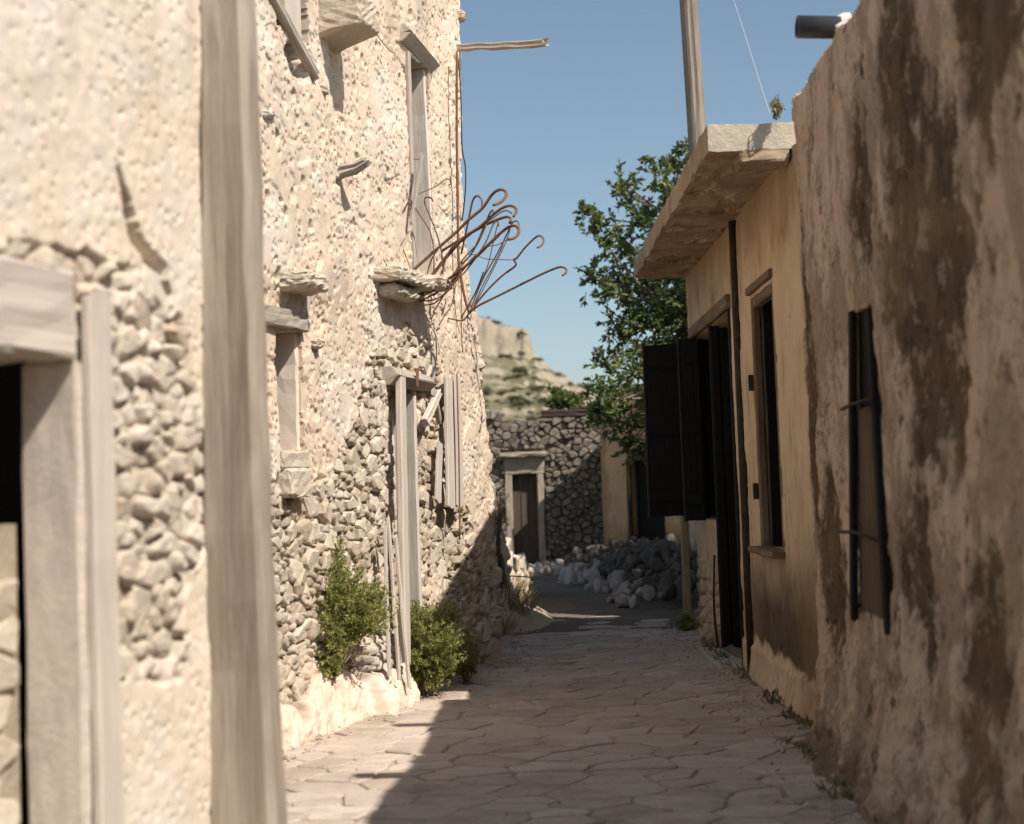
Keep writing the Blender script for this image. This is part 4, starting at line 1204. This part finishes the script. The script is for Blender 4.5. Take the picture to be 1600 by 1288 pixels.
# ------------------------------------------------------------------ far ochre house, set askew in front of it
A_F = math.atan2(-.65, .76)
FOCH = empty('small_ochre_house', (1.55, 25.5, 0), A_F, 'small ochre walled house with a dark doorway behind the stone heap', 'house')
FOD = (.60, 1.35, .0, 1.92)
field('wall', np.arange(0, 2.8, .025), np.arange(-.02, 3.12, .025), lambda u, v: .015 * fbm(u * 2, v * 2, 4, 331) - .02 * sstep(.25, .1, u + .1 * fbm(v * 4, v * 0, 3, 332)),
      lambda u, v: ~((u > FOD[0]) & (u < FOD[1]) & (v < FOD[3])) & (u > .04 * fbm(v * 3, v * 0, 3, 333)), .3, FOCH, M_farochre,
      {'dirt': lambda u, v, w: np.clip(.8 * sstep(.9, .2, v + .3 * fbm(u * 3, v * 3, 3, 334)), 0, 1), 'brown': lambda u, v, w: .6 * sstep(.25, .05, u + .2 * fbm(u * 3, v * 3, 3, 335))})
boxes('side_wall', [(.02, .3, .305, 3.2, 0, 3.08), (2.5, 2.8, .305, 3.2, 0, 3.08), (.3, 2.5, 2.9, 3.2, 0, 3.08)], FOCH, M_mortar)
boxes('roof', [(-.05, 2.85, -.06, 3.25, 3.125, 3.22)], FOCH, M_concrete)
rough_box('door_leaf', FOD[0] + .03, FOD[1] - .03, .20, .24, 0, 1.90, FOCH, M_shutter, (4, 2, 6), .002, .006, 336)
frame_bar('door_frame', (FOD[0] + .0, .02, 0), (FOD[0] + .0, .02, 1.92), (1, 0, 0), .07, .08, M_darkwood, 337, FOCH)
frame_bar('door_frame', (FOD[0], .02, 1.94), (FOD[1], .02, 1.94), (0, 0, 1), .08, .08, M_darkwood, 338, FOCH)

# ------------------------------------------------------------------ ruined low wall and mound past the corner
RUIN = empty('ruined_wall', (-.30, 12.75, 0), rad(86), 'crumbling low wall of pale stones just past the corner of the tall ruined house', 'wall')
def ruin_top(u): return np.interp(u, [0, .5, 1.2, 2.5, 4.5, 7], [1.95, 1.9, 1.5, .9, .6, .4]) + .12 * fbm(u * 2, u * 0, 3, 341)
field('wall_core', np.arange(0, 7, .03), np.arange(-.02, 2.2, .03), lambda u, v: .05 * fbm(u * 2, v * 2, 3, 342) - .05 + .03 * fbm(u * 9, v * 9, 3, 343),
      lambda u, v: v < ruin_top(u), .4, RUIN, M_mortar)
def stones_ruin():
    r = np.random.RandomState(41)
    raw = scatter(0, 7, .03, 2.1, lambda a, b: .15 + .06 * abs(math.sin(a * 7 + b * 4)), 3000, 42, kv=1.2)
    cells = voronoi([(a, b * 1.2) for a, b in raw], .26)
    wall_stones(RUIN, raw, cells, lambda u, v: u * 0 - .02, lambda a, b: b < ruin_top(np.array([a]))[0], M_stone, r, (.01, .07), (), 160, .1, 1.2)
stones_ruin()
def mound_h(x, y):
    d = np.hypot((x + .22) / .62, (y - 16.2) / 1.7)
    return .32 * np.clip(1 - d, 0, 1) ** .8 * (1 + .5 * fbm(x * 3, y * 3, 3, 351)) - .02
def mound():
    xs = np.arange(-.9, .55, .025); ys = np.arange(14.3, 18.0, .04)
    X, Y = np.meshgrid(xs, ys, indexing='ij'); Z = mound_h(X, Y) + .012 * fbm(X * 14, Y * 14, 3, 352)
    idx = np.arange(X.size).reshape(X.shape)
    Q = np.stack([idx[:-1, :-1], idx[1:, :-1], idx[1:, 1:], idx[:-1, 1:]], -1).reshape(-1, 4)
    tag(obj('earth_mound', npmesh('earth_mound', np.stack([X, Y, Z], -1).reshape(-1, 3), Q), mat=M_earth), kind='structure')
mound()
def dry_grass():
    r = np.random.RandomState(44)
    P = []; D = []; L = []
    for _ in range(60):
        cx, cy = -.25 + r.randn() * .2, 16.0 + r.randn() * .8
        z = float(mound_h(np.array(cx), np.array(cy)))
        for _ in range(26):
            d = np.array([r.randn() * .55 + .2, r.randn() * .45 - .1, .6 + r.rand() * .6]); d /= np.linalg.norm(d)
            P.append((cx + r.randn() * .03, cy + r.randn() * .03, max(z, 0))); D.append(d); L.append(.10 + .22 * r.rand())
    me = leaf_mesh('dry_grass', np.array(P), np.array(D), np.array(L), np.full(len(L), .0035), r, .12)
    tag(obj('dry_grass', me, mat=M_dry), kind='stuff')
dry_grass()
tw = tubes('dry_stalk', [(smooth_path([(-.18, 14.2, .62), (.05, 14.25, .60), (.3, 14.3, .56), (.45, 14.3, .54)]), .008, .004, 5)], None, M_dry)
tag(tw, 'long bare dry stalk reaching out from the crumbling low wall', 'stalk')

# ------------------------------------------------------------------ stone heap
def heap_h(x, y):
    # rises away from the path, toward the far right
    fx = .35 + (25.0 - y) * .13 + .12 * math.sin(y * 1.7)
    return max(0, min(.40, (x - fx) * .30))
def heap():
    r = np.random.RandomState(52)
    meshes = []
    for k in range(14):
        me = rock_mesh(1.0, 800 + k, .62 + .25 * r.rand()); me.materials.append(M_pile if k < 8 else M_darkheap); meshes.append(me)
    n = 0
    pts = []
    for _ in range(9000):
        y = 16.9 + r.rand() * 8.0; x = .2 + r.rand() * 2.5
        fx = .35 + (25.0 - y) * .13 + .12 * math.sin(y * 1.7)
        if x < fx - .02 or x > fx + 1.7 * (.4 + r.rand()): continue
        if y < 21 and x > 2.6: continue
        s = .055 + .075 * r.rand() ** 1.8
        if any((x - a) ** 2 + (y - b) ** 2 < (s + c) ** 2 * .50 for a, b, c in pts): continue
        pts.append((x, y, s)); h = heap_h(x, y)
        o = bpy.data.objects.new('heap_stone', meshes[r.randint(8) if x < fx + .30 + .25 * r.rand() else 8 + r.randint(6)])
        o.scale = (s * (1.2 + .5 * r.rand()), s * 1.35, s * (1.1 + .3 * r.rand())); o.location = (x, y, h + s * .35 + r.rand() * .03); o.rotation_euler = (r.rand() * 6, r.rand() * 6, r.rand() * 6)
        big = 'large' if s > .10 else ('fist sized' if s < .07 else 'middling')
        tag(link(o), big + (' rough stone at the foot of the heap' if x < fx + .35 else (' rough stone halfway up the heap' if x < fx + .85 else ' rough stone high on the back of the heap'))
            + (' nearest the open shutter' if y < 19.4 else (' beneath the ochre wall' if y < 22.3 else ' towards the far stone doorway')), 'stone', 'stones heaped beside the far end of the alley')
        n += 1
        if n >= 290: break
    # earth under the heap
    xs = np.arange(.1, 3.2, .06); ys = np.arange(16.5, 25.4, .08)
    X, Y = np.meshgrid(xs, ys, indexing='ij'); Z = np.vectorize(heap_h)(X, Y) - .03 + .04 * fbm(X * 4, Y * 4, 3, 353)
    idx = np.arange(X.size).reshape(X.shape)
    Q = np.stack([idx[:-1, :-1], idx[1:, :-1], idx[1:, 1:], idx[:-1, 1:]], -1).reshape(-1, 4)
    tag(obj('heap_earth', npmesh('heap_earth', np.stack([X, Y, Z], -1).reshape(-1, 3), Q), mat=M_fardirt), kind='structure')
heap()
gp = empty('wooden_post', (1.76, 15.0, 0), 0, 'short peeling wooden post standing below the dark open shutter', 'post')
plank('shaft', (0, 0, -.05), (.01, 0, 2.1), (1, 0, 0), .085, .075, .08, gp, M_yellowpost, 361, .006)

# ------------------------------------------------------------------ the next house on the shaded side, added mostly unseen to shade the heap
NEXT = empty('grey_house', (2.62, 21.6, 0), A_R, 'dim plain house wall just beyond the ochre house, mostly hidden, added to shade the heap', 'house')
field('wall', np.arange(0, 7.0, .05), np.arange(-.02, 4.3, .05), lambda u, v: .03 * fbm(u * 2, v * 2, 4, 371), lambda u, v: v < 4.2 + .08 * fbm(u * 2, v * 0, 3, 372), .25, NEXT, M_stained, {'dirt': lambda u, v, w: .5 * sstep(.8, .1, v)})
boxes('rear_wall', [(0.02, 7.0, 4.0, 4.3, 0, 4.1), (.02, .3, .26, 4.0, 0, 4.1), (6.7, 6.98, .26, 4.0, 0, 4.1)], NEXT, M_mortar)
boxes('roof', [(0, 7.0, .255, 4.35, 4.105, 4.22)], NEXT, M_concrete)

# ------------------------------------------------------------------ utility pole, cable
pole = empty('utility_pole', (2.02, 14.6, 0), 0, 'tall weathered grey wooden pole rising behind the concrete canopy', 'pole')
r_ = np.random.RandomState(71)
PP = [(-.30 * (z - 5.2) * .08, 0, z) for z in np.linspace(0, 8.4, 40)]
def pole_mesh():
    V = []; F = []; k = 20
    for i, p in enumerate(PP):
        rr = .115 - .0035 * p[2]
        for j in range(k):
            t = 2 * math.pi * j / k
            g = 1 + .008 * math.sin(7 * t + i * .15) + .012 * (r_.rand() - .5)
            if j == 15 and 24 < i < 36: g *= .84                                      # drying crack
            V.append((p[0] + rr * g * math.cos(t), rr * g * math.sin(t), p[2]))
    for i in range(len(PP) - 1):
        for j in range(k): F.append((i * k + j, i * k + (j + 1) % k, (i + 1) * k + (j + 1) % k, (i + 1) * k + j))
    F.append(tuple((len(PP) - 1) * k + j for j in range(k)))
    return mesh('shaft', V, F, False)
m_, t_, b_ = NM('pole_wood')
v_ = coords(t_, (9, 9, .5))
base(t_, b_, mix(t_, ramp(t_, noise(t_, v_, 3, 6, .65, .4), .35, .65), (.27, .23, .195), (.17, .14, .11)))
bump(t_, b_, noise(t_, v_, 4, 6, .7), .8, .01)
obj('shaft', pole_mesh(), pole, mat=m_)
wp = [at(1203, 178, 12.0), at(1190, 138, 12.3), at(1165, 58, 12.9), at(1146, 0, 13.4), at(1110, -110, 14.5)]
tag(tubes('stay_cable', [(smooth_path(wp), .0032, .0032, 6)], None, M_wire), 'thin pale cable slanting up from the canopy roof into the sky', 'cable')

# ------------------------------------------------------------------ plants
def bush(name, label, blobs, root, seed, ntw, nleaf, lsize, group=None, mat=M_bush, droop=0.0, cat='bush'):
    """twigs fan out from the root into the blobs; small leaves stand along them. blobs: (centre, radii, weight)"""
    r = np.random.RandomState(seed)
    root = Vector(root)
    e = empty(name, root, 0, label, cat, group)
    P = []; D = []; T = []; stems = []
    wts = np.array([b[2] for b in blobs], float); wts /= wts.sum()
    for i in range(ntw):
        c, rad_, _ = blobs[r.choice(len(blobs), p=wts)]
        d = r.randn(3); d /= np.linalg.norm(d)
        end = np.array(c) + d * np.array(rad_) * (.5 + .68 * r.rand() ** .8)
        end = end - np.array(root)
        start = (np.array(c) - np.array(root)) * (.45 + .4 * r.rand()) + r.randn(3) * .02
        mid = (start + end) / 2 + np.array([0, 0, .05 - droop]) * r.rand() + r.randn(3) * .02
        if i < 46: stems.append((smooth_path([Vector((0, 0, 0)) + Vector(r.randn(3) * .01), Vector(start), Vector(mid), Vector(end)], 3), .006, .002, 5))
        k = nleaf
        ts = np.sort(r.rand(k)) ** .8
        tint = .15 + .6 * r.rand()
        for t in ts:
            p = (1 - t) ** 2 * start + 2 * t * (1 - t) * mid + t * t * end
            dr = 2 * (1 - t) * (mid - start) + 2 * t * (end - mid); dr /= np.linalg.norm(dr) + 1e-9
            dd = dr * .6 + r.randn(3) * .6 + np.array([0, 0, .25]); dd /= np.linalg.norm(dd)
            P.append(p + r.randn(3) * .006); D.append(dd); T.append(np.clip(tint + .25 * r.randn(), 0, 1))
    n = len(P)
    L = lsize * (.6 + .8 * r.rand(n))
    me = leaf_mesh('foliage', np.array(P), np.array(D), L, L * .55, r, .3, np.array(T))
    obj('foliage', me, e, mat=mat)
    tubes('stem', stems, e, M_bark)
    return e
def blob(px, py, rx, ry, Y, depth, w=1):
    s = Y / 2222.0
    return (tuple(at(px, py, Y)), (rx * s, depth, ry * s), w)
bush('wall_bush', 'tall feathery green bush rooted in the foot of the ruined wall', [
    blob(514, 865, 26, 44, 9.35, .12, 1.0), blob(525, 915, 46, 50, 9.3, .18, 2.0), blob(565, 955, 54, 45, 9.35, .2, 2.2), blob(518, 985, 38, 50, 9.2, .17, 1.7),
    blob(512, 1035, 20, 30, 9.15, .1, .7), blob(585, 925, 26, 16, 9.45, .1, .4)], tuple(at(515, 1062, 9.2)), 401, 640, 36, .024)
bush('ground_bush', 'rounded small leaved green bush on the paving below the narrow door', [
    blob(662, 1020, 58, 56, 10.35, .26, 3), blob(645, 965, 42, 34, 10.4, .2, 1.4), blob(630, 1030, 24, 40, 10.3, .15, .8), blob(690, 1000, 36, 45, 10.3, .2, 1.3), blob(700, 950, 24, 16, 10.7, .1, .3)],
    (at(662, 1075, 10.4).x, 10.4, 0), 402, 560, 36, .023)
bush('ground_bush', 'dark bush in the shadow at the foot of the ruined wall', [blob(728, 1022, 22, 40, 11.0, .16, 1)], (at(728, 1062, 11.0).x, 11.0, 0), 403, 110, 30, .022)
bush('ground_bush', 'low dark weeds at the foot of the ochre house corner', [blob(1072, 985, 16, 28, 14.4, .16, 1)], (at(1072, 1014, 14.4).x, 14.4, 0), 404, 90, 28, .03)
bush('ground_bush', 'light green leafy sprigs growing on top of the grey fieldstone wall', [blob(872, 622, 26, 17, 27.4, .3, 1), blob(900, 628, 16, 12, 27.4, .3, .6)], (at(880, 650, 27.4).x, 27.4, 2.75), 406, 50, 16, .11, None, M_tree)
bush('roof_sprig', 'tiny green sprig growing on the edge of the canopy roof', [blob(1214, 168, 11, 6, 8.5, .05, 1)], tuple(at(1214, 182, 8.5)), 407, 16, 9, .022, None, M_bush, cat='plant')
bush('ground_bush', 'scruffy weeds against the crumbling low wall past the corner', [blob(783, 790, 12, 50, 13.6, .12, 1), blob(790, 925, 10, 24, 14.0, .1, .8)], tuple(at(778, 850, 13.6)), 408, 40, 16, .02, None, M_dry)

def tree():
    r = np.random.RandomState(9)
    base_ = Vector((3.0, 18.6, 0))
    e = empty('evergreen_tree', base_, 0, 'dark glossy leaved evergreen tree leaning out over the end of the alley', 'tree')
    Cc = []
    for (px, py, rr) in [(925, 340, .13), (935, 352, .16), (950, 385, .14), (980, 290, .17), (985, 305, .16), (1000, 345, .2), (1030, 270, .17), (1045, 300, .2), (1062, 258, .2), (1075, 240, .2),
                         (1015, 330, .2), (1035, 360, .25), (1000, 390, .24), (975, 385, .16), (985, 425, .22), (960, 445, .18), (935, 437, .16), (950, 455, .16), (1010, 430, .28), (1045, 420, .3), (985, 465, .24), (1020, 480, .3), (1055, 480, .3),
                         (965, 520, .2), (985, 515, .24), (1010, 530, .28), (1045, 540, .3), (945, 570, .17), (960, 590, .2), (985, 575, .24), (1015, 590, .28), (1050, 600, .3), (940, 625, .18), (955, 640, .2), (980, 640, .24), (1010, 650, .28),
                         (985, 690, .18), (1005, 710, .2), (1030, 690, .24), (1000, 560, .3), (930, 645, .14), (1070, 330, .3), (1070, 400, .3), (965, 660, .17)]:
        p = at(px, py, 18.3 + r.randn() * .45); Cc.append((p, rr))
    for _ in range(75):
        d = r.randn(3); d /= np.linalg.norm(d)
        p = Vector((3.3, 18.8, 4.4)) + Vector(d * np.array([1.7, 1.7, 2.0]) * (.5 + .5 * r.rand()))
        if p.x < 1.2 + 1.1 * abs(p.z - 4.3) * .5 or p.z > 4.9: continue
        Cc.append((p, .34))
    # a darker mass beyond, over the small ochre house
    for _ in range(40):
        d = r.randn(3); d /= np.linalg.norm(d)
        p = Vector((3.9, 22.4, 4.6)) + Vector(d * np.array([1.7, 1.6, 1.9]) * (.4 + .6 * r.rand()))
        if p.x / p.y * 2222 < 190 or p.z > 5.6: continue
        Cc.append((p, .36))
    P = []; D = []; T = []; br = []
    hubs = [base_ + Vector(x) for x in ((-.2, -.1, 1.7), (-.8, -.2, 2.6), (-.6, 0, 3.6), (-.3, .1, 4.8), (.5, .3, 3.2), (.6, 1.8, 3.4))]
    trunk = [base_, base_ + Vector((.03, 0, .8)), hubs[0]]
    br.append((smooth_path([p - base_ for p in trunk]), .15, .11, 9))
    for h, par in ((1, 0), (2, 0), (3, 2), (4, 0), (5, 4)):
        a, b = hubs[par], hubs[h]
        br.append((smooth_path([a - base_, (a + b) / 2 - base_ + Vector(r.randn(3) * .08), b - base_]), .085, .05, 7))
    for c, rr in Cc:
        h = min(hubs[1:], key=lambda q: (q - c).length)
        mid = (h + c) / 2 + Vector(r.randn(3) * .12)
        br.append((smooth_path([h - base_, mid - base_, c - base_], 3), .028, .008, 5))
        for _ in range(int(8 + 50 * rr)):
            d = r.randn(3); d /= np.linalg.norm(d); d = d + np.array([-.25, 0, .3]); d /= np.linalg.norm(d)
            st = np.array(c) + r.randn(3) * rr * .45
            ln = rr * (.5 + .7 * r.rand())
            tint = np.clip(.4 + .25 * r.randn(), 0, 1)
            for k in range(13):
                t = (k + r.rand()) / 13
                p = st + d * ln * t
                dd = d * .9 + r.randn(3) * .55; dd /= np.linalg.norm(dd)
                P.append(p); D.append(dd); T.append(np.clip(tint + .2 * r.randn(), 0, 1))
    n = len(P)
    L = .088 * (.65 + .6 * r.rand(n))
    me = leaf_mesh('crown', np.array(P) - np.array(base_), np.array(D), L, L * .46, r, .25, np.array(T))
    obj('crown', me, e, mat=M_tree)
    tubes('trunk', br[:1], e, M_bark)
    tubes('limb', br[1:], e, M_bark)
tree()

# ------------------------------------------------------------------ litter
def litter():
    r = np.random.RandomState(61)
    P = []; D = []; L = []
    for _ in range(900):
        y = 6 + r.rand() ** 1.3 * 9
        if r.rand() < .45: x = left_x(min(y, 12.5)) + abs(r.randn()) * .16 + .08
        elif r.rand() < .6: x = 1.5 - abs(r.randn()) * .18
        else: x = -1 + r.rand() * 2.5
        d = np.array([r.randn(), r.randn(), .15 * r.rand()]); d /= np.linalg.norm(d)
        P.append((x, y, .026)); D.append(d); L.append(.012 + .03 * r.rand() ** 2)
    me = leaf_mesh('leaf_litter', np.array(P), np.array(D), np.array(L), np.array(L) * .45, r, .4)
    tag(obj('leaf_litter', me, mat=M_dry), kind='stuff')
    V = []; F = []
    for i in range(420):
        y = 5.8 + r.rand() ** 1.2 * 9
        u = r.rand()
        x = left_x(min(y, 12.5)) + .06 + abs(r.randn()) * .10 if u < .5 else (1.6 if y < 8.1 else 1.62) - .04 - abs(r.randn()) * (.16 if y < 8.1 else .07)
        me = rock_mesh(.006 + .022 * r.rand() ** 3, 900 + i, .7, 1); off = len(V)
        for v in me.vertices: V.append((v.co.x + x, v.co.y + y, v.co.z + .018))
        for f in me.polygons: F.append(tuple(q + off for q in f.vertices))
        bpy.data.meshes.remove(me)
    tag(obj('gravel', mesh('gravel', V, F), mat=M_stone), kind='stuff')
litter()

def soil(name, y0, y1, wall, width, hgt, seed, mat):
    ys = np.arange(y0, y1, .03); ts = np.linspace(0, 1, 16)
    Y, T = np.meshgrid(ys, ts, indexing='ij')
    wx = np.array([wall(y) for y in ys])[:, None]
    wd = width * (.65 + .8 * fbm(Y * .9, Y * 0 + 2, 4, seed))
    sgn = 1 if wall(y0) > 0 else -1
    X = wx + sgn * .10 - sgn * (wd + .10) * T
    Z = hgt * (1 - T) ** 1.6 * (1 + .8 * fbm(Y * 2, T * 2, 3, seed + 1)) + .012 + .014 * fbm(X * 13, Y * 13, 3, seed + 2) - .03 * T
    idx = np.arange(X.size).reshape(X.shape)
    Q = np.stack([idx[:-1, :-1], idx[1:, :-1], idx[1:, 1:], idx[:-1, 1:]], -1).reshape(-1, 4)
    if sgn > 0: Q = Q[:, ::-1]
    tag(obj(name, npmesh(name, np.stack([X, Y, Z], -1).reshape(-1, 3), Q), mat=mat), kind='structure')
soil('soil_verge', 3.5, 13.6, lambda y: 1.55 if y < 8.05 else 1.74, .24, .07, 381, M_soil)
soil('soil_verge', 8.2, 12.4, lambda y: left_x(y), .16, .05, 391, M_earth)
def verge_weeds():
    r = np.random.RandomState(63); P = []; D = []; L = []
    for _ in range(38):
        y = 5.6 + r.rand() * 7.2; x = (1.5 if y < 8.05 else 1.70) - abs(r.randn()) * .09
        for _ in range(14):
            d = np.array([r.randn() * .6 - .2, r.randn() * .6, .5 + r.rand()]); d /= np.linalg.norm(d)
            P.append((x + r.randn() * .02, y + r.randn() * .02, .03)); D.append(d); L.append(.02 + .06 * r.rand() ** 2)
    L = np.array(L)
    tag(obj('verge_weeds', leaf_mesh('verge_weeds', np.array(P), np.array(D), L, L * .22, r, .2), mat=M_scrub), kind='stuff')
verge_weeds()

# ------------------------------------------------------------------ a bird far off
def bird():
    p = at(918, 592, 60)
    e = empty('bird', p, rad(40), 'small dark bird flying in the pale sky beside the tree', 'bird')
    V, F = tube_geo([(-.11, 0, 0), (-.05, 0, .004), (.03, 0, .006), (.09, 0, .01), (.125, 0, .008)], .02, .02, 8)
    V = [Vector(v) for v in V]
    for i, v in enumerate(V):
        k = i // 8; s = (.25, 1.2, 1.7, 1.1, .35)[k]; v.y *= s; v.z = v.z * s
    tail = len(V); V += [Vector((-.10, -.015, 0)), Vector((-.2, -.035, .0)), Vector((-.2, .035, 0)), Vector((-.10, .015, 0)), Vector((-.10, 0, .008))]
    F += [(tail, tail + 1, tail + 2, tail + 3), (tail, tail + 4, tail + 1), (tail + 3, tail + 2, tail + 4), (tail + 4, tail + 2, tail + 1)]
    obj('body', mesh('body', V, F, True), e, mat=M_cable)
    for s in (-1, 1):
        V = [(.05, .02 * s, .01), (-.03, .02 * s, .01), (.06, .13 * s, .06), (-.03, .13 * s, .055), (.0, .25 * s, .03), (.01, .02 * s, .022), (.015, .13 * s, .07)]
        F = [(0, 1, 3, 2), (2, 3, 4), (0, 2, 6, 5), (1, 5, 6, 3), (2, 4, 6), (3, 6, 4), (0, 5, 1)]
        obj('wing', mesh('wing', V, F), e, mat=M_cable)
bird()
